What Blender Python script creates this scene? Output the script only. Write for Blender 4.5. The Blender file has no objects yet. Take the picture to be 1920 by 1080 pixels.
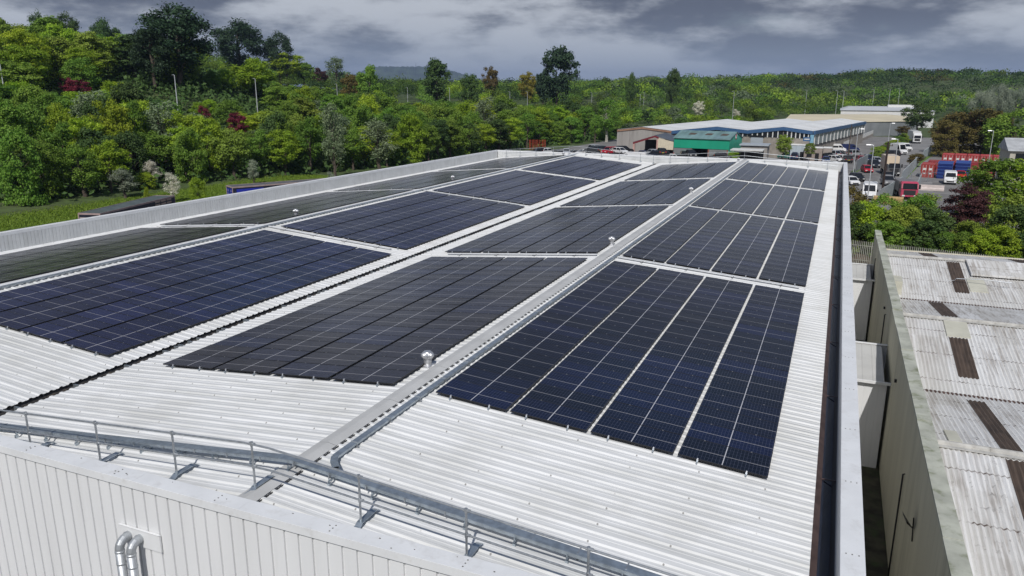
import bpy, bmesh, math, random
import numpy as np
from mathutils import Vector, Matrix
random.seed(7); RNG = np.random.default_rng(11)
R = math.radians; PI = math.pi
scene = bpy.context.scene
COL = scene.collection
# ------------------------------------------------------------------ camera
CF, CPITCH, CYAW, CROLL, CZ = 1423.44, R(14.5357), R(-22.9162), R(0.1936), 16.5
fwd = Vector((math.sin(CYAW)*math.cos(CPITCH), math.cos(CYAW)*math.cos(CPITCH), -math.sin(CPITCH)))
rt = Vector((math.cos(CYAW), -math.sin(CYAW), 0)); upv = rt.cross(fwd)
cr, sr = math.cos(CROLL), math.sin(CROLL)
CR = rt*cr + upv*sr; CU = -rt*sr + upv*cr
cam_d = bpy.data.cameras.new('camera'); cam = bpy.data.objects.new('camera', cam_d); COL.objects.link(cam)
cam.matrix_world = Matrix(((CR.x, CU.x, -fwd.x, 0), (CR.y, CU.y, -fwd.y, 0), (CR.z, CU.z, -fwd.z, CZ), (0, 0, 0, 1)))
cam_d.sensor_width = 36; cam_d.lens = 36*CF/1920; cam_d.clip_start = .1; cam_d.clip_end = 30000
scene.camera = cam
def ay(px, py, Y):
    d = fwd + CR*((px-960)/CF) + CU*((540-py)/CF); return Vector((0, 0, CZ)) + d*(Y/d.y)
def gp(px, py, z=0.0):
    """ground point that the photograph shows at a pixel"""
    d = fwd + CR*((px-960)/CF) + CU*((540-py)/CF); t = (z-CZ)/d.z
    return Vector((d.x*t, d.y*t, z))
# ------------------------------------------------------------------ world
SUN_EL, SUN_AZ = R(47), R(165)
W = bpy.data.worlds.new('World'); scene.world = W; W.use_nodes = True
nt = W.node_tree; nt.nodes.clear()
def N(t, typ, **k):
    n = t.nodes.new(typ)
    for a, v in k.items(): setattr(n, a, v)
    return n
def L(t, a, b): t.links.new(a, b)
def mth(t, op, a, b=None, c=None):
    n = t.nodes.new('ShaderNodeMath'); n.operation = op
    for i, v in enumerate((a, b, c)):
        if v is None: continue
        if isinstance(v, (int, float)): n.inputs[i].default_value = v
        else: t.links.new(v, n.inputs[i])
    return n.outputs[0]
def sstep(t, v, a, b):
    n = t.nodes.new('ShaderNodeMapRange'); n.interpolation_type = 'SMOOTHSTEP'
    t.links.new(v, n.inputs[0]); n.inputs[1].default_value = a; n.inputs[2].default_value = b
    return n.outputs[0]
def noise(t, vec, scale, detail=4, rough=.55, dist=0):
    n = t.nodes.new('ShaderNodeTexNoise'); n.inputs['Scale'].default_value = scale; n.inputs['Detail'].default_value = detail
    n.inputs['Roughness'].default_value = rough; n.inputs['Distortion'].default_value = dist
    if vec is not None: t.links.new(vec, n.inputs['Vector'])
    return n.outputs[0]
def mixc(t, f, a, b):
    n = t.nodes.new('ShaderNodeMix'); n.data_type = 'RGBA'
    for i, v in ((0, f), (6, a), (7, b)):
        if isinstance(v, (int, float)): n.inputs[i].default_value = v
        elif isinstance(v, tuple): n.inputs[i].default_value = (*v[:3], 1)
        else: t.links.new(v, n.inputs[i])
    return n.outputs[2]
def build_world():
    sky = N(nt, 'ShaderNodeTexSky', sky_type='NISHITA', sun_disc=False, sun_elevation=SUN_EL, sun_rotation=SUN_AZ)
    sky.air_density = 1.0; sky.dust_density = .8
    bg = N(nt, 'ShaderNodeBackground'); bg.inputs[1].default_value = .1; L(nt, sky.outputs[0], bg.inputs[0])
    tc = N(nt, 'ShaderNodeTexCoord'); sep = N(nt, 'ShaderNodeSeparateXYZ'); L(nt, tc.outputs['Generated'], sep.inputs[0])
    x, y, z = sep.outputs
    cmb = N(nt, 'ShaderNodeCombineXYZ'); L(nt, x, cmb.inputs[0]); L(nt, y, cmb.inputs[1]); L(nt, mth(nt, 'MULTIPLY', z, 3.3), cmb.inputs[2])
    n1 = noise(nt, cmb.outputs[0], 3.0, 7, .50, .0)      # cloud banks
    n2 = noise(nt, cmb.outputs[0], 7.0, 9, .57, .0)       # dark and light inside them
    cover = sstep(nt, mth(nt, 'SUBTRACT', mth(nt, 'ADD', n1, .19), mth(nt, 'MULTIPLY', sstep(nt, z, .15, .6), .24)), .40, .60)
    shade = sstep(nt, mth(nt, 'ADD', mth(nt, 'MULTIPLY', n2, .55), mth(nt, 'MULTIPLY', n1, .5)), .46, .61)
    shade = mth(nt, 'MULTIPLY', shade, mth(nt, 'SUBTRACT', 1.0, mth(nt, 'MULTIPLY', sstep(nt, z, .10, .30), .85)))
    low = sstep(nt, z, .105, .0)                            # paler, bluer air towards the horizon
    cc = mixc(nt, shade, (.120, .138, .180), (.56, .595, .65))
    cc = mixc(nt, mth(nt, 'MULTIPLY', low, .72), cc, (.34, .405, .50))
    cbg = N(nt, 'ShaderNodeBackground'); L(nt, cc, cbg.inputs[0]); cbg.inputs[1].default_value = 1.0
    mx = N(nt, 'ShaderNodeMixShader'); L(nt, cover, mx.inputs[0]); L(nt, bg.outputs[0], mx.inputs[1]); L(nt, cbg.outputs[0], mx.inputs[2])
    out = N(nt, 'ShaderNodeOutputWorld'); L(nt, mx.outputs[0], out.inputs[0])
build_world()
sl = bpy.data.lights.new('sun', 'SUN'); sl.energy = 3.6; sl.angle = R(.5); sl.color = (1, .972, .93)
so = bpy.data.objects.new('sun', sl); COL.objects.link(so)
sdir = Vector((math.sin(SUN_AZ)*math.cos(SUN_EL), math.cos(SUN_AZ)*math.cos(SUN_EL), math.sin(SUN_EL)))
so.rotation_euler = sdir.to_track_quat('Z', 'Y').to_euler(); so.location = sdir*100
vs = scene.view_settings; vs.view_transform = 'Standard'; vs.look = 'None'; vs.exposure = -0.08; vs.gamma = 1; vs.use_curve_mapping = False
scene.cycles.max_bounces = 6; scene.cycles.use_denoising = True
# ------------------------------------------------------------------ mesh builder
class MB:
    def __init__(s): s.v = []; s.f = []; s.m = []; s.k = 0
    def add(s, vs, fs):
        b = len(s.v); s.v += [tuple(p) for p in vs]
        for f in fs: s.f.append(tuple(b+i for i in f)); s.m.append(s.k)
        return s
    def box(s, x0, y0, z0, x1, y1, z1, tx=0, ty=0, mat=None):
        a, b = tx, ty
        vs = [(x0, y0, z0), (x1, y0, z0), (x1, y1, z0), (x0, y1, z0), (x0+a, y0+b, z1), (x1-a, y0+b, z1), (x1-a, y1-b, z1), (x0+a, y1-b, z1)]
        if mat is not None: vs = [mat @ Vector(p) for p in vs]
        return s.add(vs, [(0, 3, 2, 1), (4, 5, 6, 7), (0, 1, 5, 4), (1, 2, 6, 5), (2, 3, 7, 6), (3, 0, 4, 7)])
    def bar(s, a, b, w, h=None, up=(0, 0, 1)):
        a, b = Vector(a), Vector(b); d = (b-a).normalized(); h = h or w
        u = Vector(up)
        if abs(u.dot(d)) > .98: u = Vector((1, 0, 0))
        sx = d.cross(u).normalized()*(w/2); sy = sx.cross(d).normalized()*(h/2)
        vs = [p+q for p in (a, b) for q in (-sx-sy, sx-sy, sx+sy, -sx+sy)]
        return s.add(vs, [(0, 3, 2, 1), (4, 5, 6, 7), (0, 1, 5, 4), (1, 2, 6, 5), (2, 3, 7, 6), (3, 0, 4, 7)])
    def tube(s, pts, r, n=8, cap=True):
        pts = [Vector(p) for p in pts]; rs = r if isinstance(r, (list, tuple)) else [r]*len(pts); rings = []; pu = None
        for i, p in enumerate(pts):
            d = (pts[min(i+1, len(pts)-1)]-pts[max(i-1, 0)]).normalized()
            u = pu if pu is not None else (Vector((0, 0, 1)) if abs(d.z) < .9 else Vector((1, 0, 0)))
            sx = d.cross(u)
            if sx.length < 1e-4: sx = d.cross(Vector((1, .3, 0)))
            sx.normalize(); sy = sx.cross(d).normalized(); pu = sy
            rings.append([p + sx*(rs[i]*math.cos(2*PI*k/n)) + sy*(rs[i]*math.sin(2*PI*k/n)) for k in range(n)])
        vs = [q for g in rings for q in g]; fs = []
        for i in range(len(pts)-1):
            for k in range(n): fs.append((i*n+k, i*n+(k+1) % n, (i+1)*n+(k+1) % n, (i+1)*n+k))
        if cap: fs.append(tuple(range(n-1, -1, -1))); fs.append(tuple((len(pts)-1)*n+k for k in range(n)))
        return s.add(vs, fs)
    def lathe(s, prof, n=16, c=(0, 0, 0), wave=None):
        vs = []; fs = []
        for i, (r, z) in enumerate(prof):
            for k in range(n):
                q = r*(1+(wave[i]*(1 if k % 2 else -1) if wave else 0)); vs.append((c[0]+q*math.cos(2*PI*k/n), c[1]+q*math.sin(2*PI*k/n), c[2]+z))
        for i in range(len(prof)-1):
            for k in range(n): fs.append((i*n+k, i*n+(k+1) % n, (i+1)*n+(k+1) % n, (i+1)*n+k))
        fs.append(tuple(range(n-1, -1, -1))); fs.append(tuple((len(prof)-1)*n+k for k in range(n)))
        return s.add(vs, fs)
    def prism(s, poly, y0, y1, y0t=None):
        """poly in (x, z), extruded along y"""
        n = len(poly); vs = [(x, y0, z) for x, z in poly] + [(x, y1, z) for x, z in poly]
        return s.add(vs, [tuple(range(n)), tuple(range(2*n-1, n-1, -1))] + [(i, n+i, n+(i+1) % n, (i+1) % n) for i in range(n)])
    def strip(s, prof, a, b):
        """prof: list of (t, h): corrugation; a(t, h) and b(t, h) give the two ends"""
        n = len(prof); return s.add([a(t, h) for t, h in prof] + [b(t, h) for t, h in prof], [(i, i+1, n+i+1, n+i) for i in range(n-1)])
    def build(s, name, mats, parent=None, loc=None, rz=0, smooth=False, bevel=0):
        me = bpy.data.meshes.new(name); me.from_pydata(s.v, [], s.f); 
        if not isinstance(mats, (list, tuple)): mats = [mats]
        for m in mats: me.materials.append(m)
        me.polygons.foreach_set('material_index', s.m)
        bm = bmesh.new(); bm.from_mesh(me); 
        if bevel:
            bmesh.ops.bevel(bm, geom=[e for e in bm.edges if e.is_manifold and e.calc_face_angle(0) > .5], offset=bevel, segments=2, affect='EDGES', clamp_overlap=True)
        bmesh.ops.recalc_face_normals(bm, faces=bm.faces) if s.closed else None
        bm.to_mesh(me); bm.free()
        if smooth: me.polygons.foreach_set('use_smooth', [True]*len(me.polygons))
        me.update()
        o = bpy.data.objects.new(name, me); COL.objects.link(o)
        if parent is not None: o.parent = parent
        if loc is not None: o.location = loc
        o.rotation_euler.z = rz
        return o
    closed = True
def tag(o, label, cat, group=None):
    o['label'] = label; o['category'] = cat
    if group: o['group'] = group
    return o
def kind(o, k): o['kind'] = k; return o
def thing(name, label, cat, loc=(0, 0, 0), rz=0, group=None):
    o = bpy.data.objects.new(name, None); COL.objects.link(o); o.location = loc; o.rotation_euler.z = rz; o.empty_display_size = .3
    return tag(o, label, cat, group)
def kids(o): return [c for c in o.children]
def dup(o, loc=None, rz=None, label=None, scale=None, parent=None, group=None):
    c = o.copy(); COL.objects.link(c)
    if parent is not None: c.parent = parent
    if loc is not None: c.location = loc
    if rz is not None: c.rotation_euler.z = rz
    if scale is not None: c.scale = scale
    if label: c['label'] = label
    if group: c['group'] = group
    for ch in o.children: dup(ch, parent=c)
    return c
# ------------------------------------------------------------------ materials
def pm(name, col, rough=.5, metal=0, var=.12, scale=2.0, spec=.5, stretch=(1, 1, 1), dirt=None, dirt_amt=0, dirt_scale=.6, bump=0, rand=0, dirt_stretch=(1, 1, 1)):
    m = bpy.data.materials.new(name); m.use_nodes = True; t = m.node_tree; b = t.nodes['Principled BSDF']
    tc = N(t, 'ShaderNodeTexCoord'); mp = N(t, 'ShaderNodeMapping'); mp.inputs['Scale'].default_value = stretch; L(t, tc.outputs['Object'], mp.inputs[0])
    n = noise(t, mp.outputs[0], scale, 6)
    lo = tuple(c*(1-var) for c in col); hi = tuple(min(1, c*(1+var)) for c in col)
    c = mixc(t, sstep(t, n, .3, .7), lo, hi)
    if dirt:
        mp2 = N(t, 'ShaderNodeMapping'); mp2.inputs['Scale'].default_value = dirt_stretch; L(t, tc.outputs['Object'], mp2.inputs[0])
        d = noise(t, mp2.outputs[0], dirt_scale, 8, .65)
        c = mixc(t, mth(t, 'MULTIPLY', sstep(t, d, .48, .72), dirt_amt), c, dirt)
    if rand:
        oi = N(t, 'ShaderNodeObjectInfo'); h = N(t, 'ShaderNodeHueSaturation'); L(t, c, h.inputs['Color'])
        L(t, mth(t, 'ADD', mth(t, 'MULTIPLY', oi.outputs['Random'], rand*2), 1-rand), h.inputs['Value']); c = h.outputs[0]
    L(t, c, b.inputs['Base Color'])
    b.inputs['Roughness'].default_value = rough; b.inputs['Metallic'].default_value = metal; b.inputs['Specular IOR Level'].default_value = spec
    if bump:
        bp = N(t, 'ShaderNodeBump'); bp.inputs['Strength'].default_value = bump; bp.inputs['Distance'].default_value = .02; L(t, n, bp.inputs['Height']); L(t, bp.outputs[0], b.inputs['Normal'])
    return m
RP = .355                                             # rib spacing of the roof sheets
def roof_sheet_mat():
    m = bpy.data.materials.new('roof_sheet'); m.use_nodes = True; t = m.node_tree; b = t.nodes['Principled BSDF']
    tc = N(t, 'ShaderNodeTexCoord'); mp = N(t, 'ShaderNodeMapping'); mp.inputs['Scale'].default_value = (.25, 2.2, 1); L(t, tc.outputs['Object'], mp.inputs[0])
    st = noise(t, mp.outputs[0], 1.6, 8, .6); bl = noise(t, tc.outputs['Object'], .35, 5, .6); fn = noise(t, tc.outputs['Object'], 14, 4)
    c = mixc(t, sstep(t, st, .35, .7), (.71, .715, .715), (.58, .585, .575))
    c = mixc(t, mth(t, 'MULTIPLY', sstep(t, bl, .45, .72), .6), c, (.53, .53, .51))
    c = mixc(t, mth(t, 'MULTIPLY', sstep(t, fn, .6, .85), .18), c, (.36, .35, .32))
    sep = N(t, 'ShaderNodeSeparateXYZ'); L(t, tc.outputs['Object'], sep.inputs[0]); x, y, z = sep.outputs
    u = mth(t, 'SUBTRACT', mth(t, 'FLOORED_MODULO', x, 1.62), .81); v = mth(t, 'SUBTRACT', mth(t, 'FLOORED_MODULO', y, RP), .27)
    v2 = mth(t, 'SUBTRACT', mth(t, 'FLOORED_MODULO', y, RP*2), .27)
    dd = mth(t, 'SQRT', mth(t, 'ADD', mth(t, 'MULTIPLY', u, u), mth(t, 'MULTIPLY', v2, v2)))
    wn = noise(t, tc.outputs['Object'], 1.7, 2)
    dot = mth(t, 'MULTIPLY', mth(t, 'LESS_THAN', dd, .022), sstep(t, wn, .42, .55))
    c = mixc(t, mth(t, 'MULTIPLY', dot, .75), c, (.13, .12, .11))
    lap = mth(t, 'MULTIPLY', mth(t, 'LESS_THAN', mth(t, 'ABSOLUTE', mth(t, 'SUBTRACT', mth(t, 'FLOORED_MODULO', y, RP*3), .02)), .006), .55)
    c = mixc(t, lap, c, (.25, .25, .25))
    L(t, c, b.inputs['Base Color']); b.inputs['Roughness'].default_value = .48; b.inputs['Specular IOR Level'].default_value = .4
    return m
def panel_mat(name, base, tint2):
    m = bpy.data.materials.new(name); m.use_nodes = True; t = m.node_tree; b = t.nodes['Principled BSDF']
    tc = N(t, 'ShaderNodeTexCoord'); sep = N(t, 'ShaderNodeSeparateXYZ'); L(t, tc.outputs['Object'], sep.inputs[0]); x, y, z = sep.outputs
    def line(v, pitch, off, w): return mth(t, 'GREATER_THAN', mth(t, 'ABSOLUTE', mth(t, 'SUBTRACT', mth(t, 'FLOORED_MODULO', mth(t, 'ADD', v, off), pitch), pitch/2)), pitch/2-w/2)
    gx = line(x, .0925, 0, .008); gy = line(y, .182, 0, .007)
    mid = mth(t, 'LESS_THAN', mth(t, 'ABSOLUTE', x), .013)
    my = mth(t, 'LESS_THAN', mth(t, 'ABSOLUTE', mth(t, 'ADD', y, .05)), .010)
    oi = N(t, 'ShaderNodeObjectInfo'); rn = oi.outputs['Random']
    n = noise(t, tc.outputs['Object'], 1.2, 3)
    c = mixc(t, mth(t, 'POWER', rn, 2.0), base, tint2)
    cell = N(t, 'ShaderNodeTexWhiteNoise'); cell.noise_dimensions = '3D'
    sn = N(t, 'ShaderNodeVectorMath', operation='SNAP'); L(t, tc.outputs['Object'], sn.inputs[0]); sn.inputs[1].default_value = (.0925, .182, 10)
    va = N(t, 'ShaderNodeVectorMath', operation='ADD'); L(t, sn.outputs[0], va.inputs[0])
    cb = N(t, 'ShaderNodeCombineXYZ'); L(t, mth(t, 'MULTIPLY', rn, 50), cb.inputs[0]); L(t, cb.outputs[0], va.inputs[1]); L(t, va.outputs[0], cell.inputs[0])
    h = N(t, 'ShaderNodeHueSaturation'); L(t, c, h.inputs['Color']); L(t, mth(t, 'ADD', mth(t, 'MULTIPLY', cell.outputs[0], .5), .75), h.inputs['Value']); c = h.outputs[0]
    c = mixc(t, mth(t, 'MULTIPLY', mth(t, 'MAXIMUM', gx, gy), .42), c, (.12, .13, .19))
    c = mixc(t, mth(t, 'MULTIPLY', my, .85), c, (.38, .37, .38))
    c = mixc(t, mth(t, 'MULTIPLY', mid, .9), c, (.52, .52, .55))
    L(t, c, b.inputs['Base Color']); b.inputs['Roughness'].default_value = .16; b.inputs['Specular IOR Level'].default_value = .5
    b.inputs['IOR'].default_value = 1.40
    rr = mth(t, 'ADD', .12, mth(t, 'MULTIPLY', n, .12)); L(t, rr, b.inputs['Roughness'])
    return m
def leaf_mat(name, a, b_, trans=.3, rand=.18, tone=False):
    m = bpy.data.materials.new(name); m.use_nodes = True; t = m.node_tree; t.nodes.clear()
    ge = N(t, 'ShaderNodeNewGeometry'); oi = N(t, 'ShaderNodeObjectInfo'); tc = N(t, 'ShaderNodeTexCoord')
    n = noise(t, tc.outputs['Object'], .45, 3)
    f = mth(t, 'ADD', mth(t, 'MULTIPLY', ge.outputs['Random Per Island'], .5), mth(t, 'MULTIPLY', sstep(t, n, .35, .65), .5))
    c = mixc(t, f, a, b_)
    h = N(t, 'ShaderNodeHueSaturation'); L(t, c, h.inputs['Color'])
    L(t, mth(t, 'ADD', mth(t, 'MULTIPLY', oi.outputs['Random'], .028), .488), h.inputs['Hue'])
    L(t, mth(t, 'ADD', mth(t, 'MULTIPLY', mth(t, 'FRACT', mth(t, 'MULTIPLY', oi.outputs['Random'], 7.3)), rand*2), 1-rand), h.inputs['Value'])
    if tone: an = N(t, 'ShaderNodeAttribute', attribute_name='tone'); L(t, an.outputs['Fac'], h.inputs['Value'])
    d = N(t, 'ShaderNodeBsdfPrincipled'); L(t, h.outputs[0], d.inputs['Base Color']); d.inputs['Roughness'].default_value = .6; d.inputs['Specular IOR Level'].default_value = .2
    tr = N(t, 'ShaderNodeBsdfTranslucent'); L(t, h.outputs[0], tr.inputs[0])
    mx = N(t, 'ShaderNodeMixShader'); mx.inputs[0].default_value = trans; L(t, d.outputs[0], mx.inputs[1]); L(t, tr.outputs[0], mx.inputs[2])
    o = N(t, 'ShaderNodeOutputMaterial'); L(t, mx.outputs[0], o.inputs[0])
    return m
M_sheet = roof_sheet_mat()
M_white = pm('white_cladding', (.74, .745, .75), .45, var=.03, scale=1.2, stretch=(1, 1, .15), dirt=(.58, .58, .57), dirt_amt=.2, dirt_scale=2.5, dirt_stretch=(1.5, 1.5, .12))
M_cop = pm('coping_white', (.73, .74, .75), .42, var=.05, scale=1.5, dirt=(.48, .47, .455), dirt_amt=.4, dirt_scale=3)
M_flash = pm('ridge_flashing', (.50, .50, .49), .5, var=.08, scale=1)
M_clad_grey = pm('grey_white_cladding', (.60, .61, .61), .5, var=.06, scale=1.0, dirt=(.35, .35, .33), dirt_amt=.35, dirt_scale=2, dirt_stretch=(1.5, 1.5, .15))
M_galv = pm('galvanised_steel', (.42, .47, .51), .38, .75, var=.18, scale=6)
M_galvl = pm('galvanised_tube', (.42, .44, .46), .42, .7, var=.15, scale=12)
M_alu = pm('bright_aluminium', (.66, .66, .67), .42, .8, var=.15, scale=8)
M_clamp = pm('clamp_alloy', (.30, .30, .31), .45, .6)
M_black = pm('black_frame', (.012, .012, .014), .4, var=.1)
M_gutter = pm('gutter_bitumen', (.045, .042, .04), .5, var=.4, scale=3, dirt=(.16, .13, .10), dirt_amt=.6, dirt_scale=5)
M_gutwet = pm('wet_gutter_lining', (.012, .016, .03), .12, var=.3, scale=2, spec=.7)
M_gutbrown = pm('gutter_rust', (.075, .05, .045), .35, var=.3, scale=3)
M_pans = {'s1': panel_mat('panel_glass_navy', (.0022, .0026, .008), (.004, .007, .036)), 's2': panel_mat('panel_reflect_charcoal', (.024, .021, .023), (.018, .021, .046)),  # charcoal and black tones put those slopes' reflections into the glass colour
  's3': panel_mat('panel_glass_blue', (.0045, .006, .028), (.008, .012, .058)), 's4': panel_mat('panel_reflect_black', (.020, .018, .019), (.026, .024, .027))}
M_tarmac = pm('tarmac', (.185, .178, .172), .9, var=.22, scale=.25, dirt=(.12, .115, .11), dirt_amt=.6, dirt_scale=.12)
M_road = pm('road_asphalt', (.215, .21, .205), .88, var=.18, scale=.2, dirt=(.14, .135, .13), dirt_amt=.5, dirt_scale=.5)
M_glass = pm('vehicle_glass', (.012, .014, .017), .08, var=.05, spec=.6)
M_tyre = pm('tyre_rubber', (.015, .015, .015), .8)
M_bark = pm('bark', (.085, .065, .05), .9, var=.35, scale=6, stretch=(1, 1, .2))
M_birch = pm('pale_bark', (.42, .40, .35), .8, var=.35, scale=3, stretch=(1, 1, .5))
# ================================================================== the big white warehouse
R1, HS, ZR, TT = -11.131, 11.798, 7.815, math.tan(.08)
R2 = R1-2*HS; VX = R1-HS+.1
EAVR, EAVL = .336, -46.25
YF, YB = 11.0, 106.3                                   # outer faces of the front and far walls
ZC = 7.896
PIR, POR = .828, 1.264                                 # right parapet coping
PIL, POL = -47.15, -47.6
def roofz(X): return ZR - (abs(X-R1) if X > R1-HS else abs(X-R2))*TT
bld = thing('warehouse', 'large white ribbed metal warehouse carrying the rows of solar panels', 'building')
prof1 = [(0, 0), (.08, 0), (.095, .007), (.115, .007), (.13, 0), (.195, 0), (.237, .036), (.303, .036)]
def rib_profile(y0, y1, p, pr):
    out = []; y = y0; k = p/RP
    while y < y1:
        for a, h in pr:
            if y+a*k <= y1: out.append((y+a*k, h))
        y += p
    return out
RPROF = rib_profile(YF+.42, YB-.45, RP, prof1)
def slope(xa, xb):
    mb = MB(); mb.strip(RPROF, lambda t, h: (xa, t, roofz(xa)+h), lambda t, h: (xb, t, roofz(xb)+h)); mb.closed = False
    return mb.build('roof_slope', M_sheet, bld)
slope(R1, EAVR); slope(VX+.23, R1-.02); slope(R2+.02, VX-.24); slope(EAVL, R2)
def clad(name, pts, prof, mat, parent=bld):
    """vertical ribbed cladding between two plan points, facing the left of a->b"""
    (ax, ay), (bx, by), z0, z1 = pts
    d = Vector((bx-ax, by-ay)); Ln = d.length; d.normalize(); nrm = Vector((d.y, -d.x))
    def P(t, h, z): return (ax+d.x*t+nrm.x*h, ay+d.y*t+nrm.y*h, z)
    mb = MB(); mb.closed = False
    pr = prof(Ln); mb.strip(pr, lambda t, h: P(t, h, z0), lambda t, h: P(t, h, z1))
    return mb.build(name, mat, parent)
def wallprof(p, groove, depth):
    def f(Ln):
        o = []; t = 0
        while t < Ln:
            for a, h in ((0, 0), (p-groove*1.25, 0), (p-groove*1.1, -depth), (p-groove*.15, -depth)):
                if t+a <= Ln: o.append((t+a, h))
            t += p
        return o
    return f
clad('front_wall', ((POL+.04, YF+.05), (POR-.04, YF+.05), -.05, 7.70), wallprof(.36, .045, .045), M_white)
clad('side_wall', ((POR-.045, YF+.05), (POR-.045, YB-.05), -.05, 7.70), wallprof(.36, .045, .045), M_white)
clad('back_wall', ((POR-.04, YB-.05), (POL+.04, YB-.05), -.05, 7.70), wallprof(.36, .045, .045), M_white)
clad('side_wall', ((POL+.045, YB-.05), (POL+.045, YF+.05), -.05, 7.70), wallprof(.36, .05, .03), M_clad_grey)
# inner faces of the parapets
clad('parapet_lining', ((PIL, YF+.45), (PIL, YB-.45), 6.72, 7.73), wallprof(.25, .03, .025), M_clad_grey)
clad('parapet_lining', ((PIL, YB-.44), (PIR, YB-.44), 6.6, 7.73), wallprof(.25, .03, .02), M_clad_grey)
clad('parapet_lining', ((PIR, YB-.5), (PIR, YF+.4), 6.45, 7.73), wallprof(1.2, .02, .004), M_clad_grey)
def coping(a, b, outer, lip=.19):
    """a, b: inner corner and outer corner boxes of a straight run, with joints"""
    mb = MB(); (x0, y0), (x1, y1) = a, b
    along_y = abs(y1-y0) > abs(x1-x0); n = int(round((abs(y1-y0) if along_y else abs(x1-x0))/3.0))
    for i in range(n):
        if along_y:
            ya, yb = y0+(y1-y0)*i/n, y0+(y1-y0)*(i+1)/n-.006; mb.box(x0, ya, ZC-.02, x1, yb, ZC)
            mb.box(x0, yb-.06, ZC+.0015, x1, yb+.012, ZC+.0035)
        else:
            xa, xb = x0+(x1-x0)*i/n, x0+(x1-x0)*(i+1)/n-.006; mb.box(xa, y0, ZC-.02, xb, y1, ZC)
            mb.box(xb-.06, y0, ZC+.0015, xb+.012, y1, ZC+.0035)
    if outer == 'x+': mb.box(x1-.02, y0, ZC-lip, x1+.003, y1, ZC-.004); mb.box(x0-.003, y0, ZC-lip, x0+.012, y1, ZC-.004)
    if outer == 'x-': mb.box(x0-.003, y0, ZC-lip, x0+.02, y1, ZC-.004); mb.box(x1-.012, y0, ZC-lip, x1+.003, y1, ZC-.004)
    if outer == 'y-': mb.box(x0, y0-.003, ZC-lip, x1, y0+.02, ZC-.004)
    if outer == 'y+': mb.box(x0, y1-.02, ZC-lip, x1, y1+.003, ZC-.004); mb.box(x0, y0-.003, ZC-lip, x1, y0+.012, ZC-.004)
    return mb.build('parapet_coping', M_cop, bld)
coping((POL, YF), (POR, YF+.42), 'y-'); coping((POL, YB-.45), (POR, YB), 'y+')
coping((PIR, YF+.424), (POR, YB-.454), 'x+'); coping((POL, YF+.424), (PIL, YB-.454), 'x-')
mb = MB(); rr = random.Random(3)                          # rivets along the coping joints and stray debris
for i in range(1, 31):
    y = YF+.424+(YB-.454-YF-.424)*i/31-.05
    for q in (.1, .21, .33): mb.box(PIR+q-.012, y-.05, ZC+.004, PIR+q+.012, y-.026, ZC+.010)
for i in range(1, 17):
    x = POL+(POR-POL)*i/16.3
    for q in (.09, .2, .31): mb.box(x-.05, YF+q-.012, ZC+.004, x-.026, YF+q+.012, ZC+.010)
for i in range(20):
    x = rr.uniform(-19, .5); s = rr.uniform(.010, .022)
    y = YF+rr.uniform(.04, .36); mb.box(x, y, ZC+.002, x+s*1.5, y+s, ZC+.01)
kind(mb.build('rivet', pm('rivet_dark', (.09, .085, .08), .8), bld), 'stuff')
# ridge flashings
for rx, hw in ((R1, .26), (R2, .30)):
    mb = MB(); mb.closed = False; o = -.02 if rx == R1 else 0
    y = YF+.42; rr = random.Random(5)
    while y < YB-.5:
        y2 = min(y+3.0, YB-.5)-.008; e = .004*rr.random()
        vs = []
        for xx, dz in ((rx-hw, .045), (rx-hw*.25, .062), (rx, .066), (rx+hw*.25, .062), (rx+hw, .045)):
            for yy in (y, y2): vs.append((xx+o, yy, roofz(xx)+dz+e))
        vs += [(rx-hw+o, y, roofz(rx-hw)+.012), (rx-hw+o, y2, roofz(rx-hw)+.012), (rx+hw+o, y, roofz(rx+hw)+.040), (rx+hw+o, y2, roofz(rx+hw)+.040)]
        mb.add(vs, [(0, 2, 3, 1), (2, 4, 5, 3), (4, 6, 7, 5), (6, 8, 9, 7), (10, 0, 1, 11), (8, 12, 13, 9)]); y += 3.0
    mb.build('ridge_flashing', M_flash if rx == R1 else M_cop, bld)
    for sgn in (-1, 1):                                    # black foam fillers between the ribs
        f = MB(); f.box(rx+sgn*(hw+.012)-.012, YF+.5, roofz(rx+hw)-.01, rx+sgn*(hw+.012)+.012, YB-.6, roofz(rx+hw)+.024)
        f.build('rib_filler', M_black, bld)
# valley gutter
mb = MB(); gz = roofz(VX)
for a, b in (((-.32, .0), (-.22, -.15)), ((-.22, -.15), (.20, -.15)), ((.20, -.15), (.31, .0))):
    mb.add([(VX+a[0], YF+.42, gz-.03+a[1]), (VX+b[0], YF+.42, gz-.03+b[1]), (VX+b[0], YB-.5, gz-.03+b[1]), (VX+a[0], YB-.5, gz-.03+a[1])], [(0, 1, 2, 3)])
mb.closed = False; mb.build('valley_gutter', M_gutter, bld)
mb = MB(); y = YF+.5; rr = random.Random(9)
while y < YB-1:                                            # leaf litter and strap brackets lying in the gutter
    if rr.random() < .12: mb.k = 1; mb.box(VX-.24, y, gz-.18, VX+.23, y+.05, gz-.035)
    mb.k = 0; s = rr.uniform(.03, .08); x0_ = VX+rr.uniform(-.2, .12); mb.box(x0_, y, gz-.178, x0_+rr.uniform(.05, .2), y+s*3, gz-.178+s*.8, s*.3, s*.3); y += rr.uniform(.04, .2)
kind(mb.build('gutter_litter', [pm('gutter_moss', (.10, .085, .06), .95, var=.5, scale=9), M_galv], bld), 'stuff')
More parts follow.
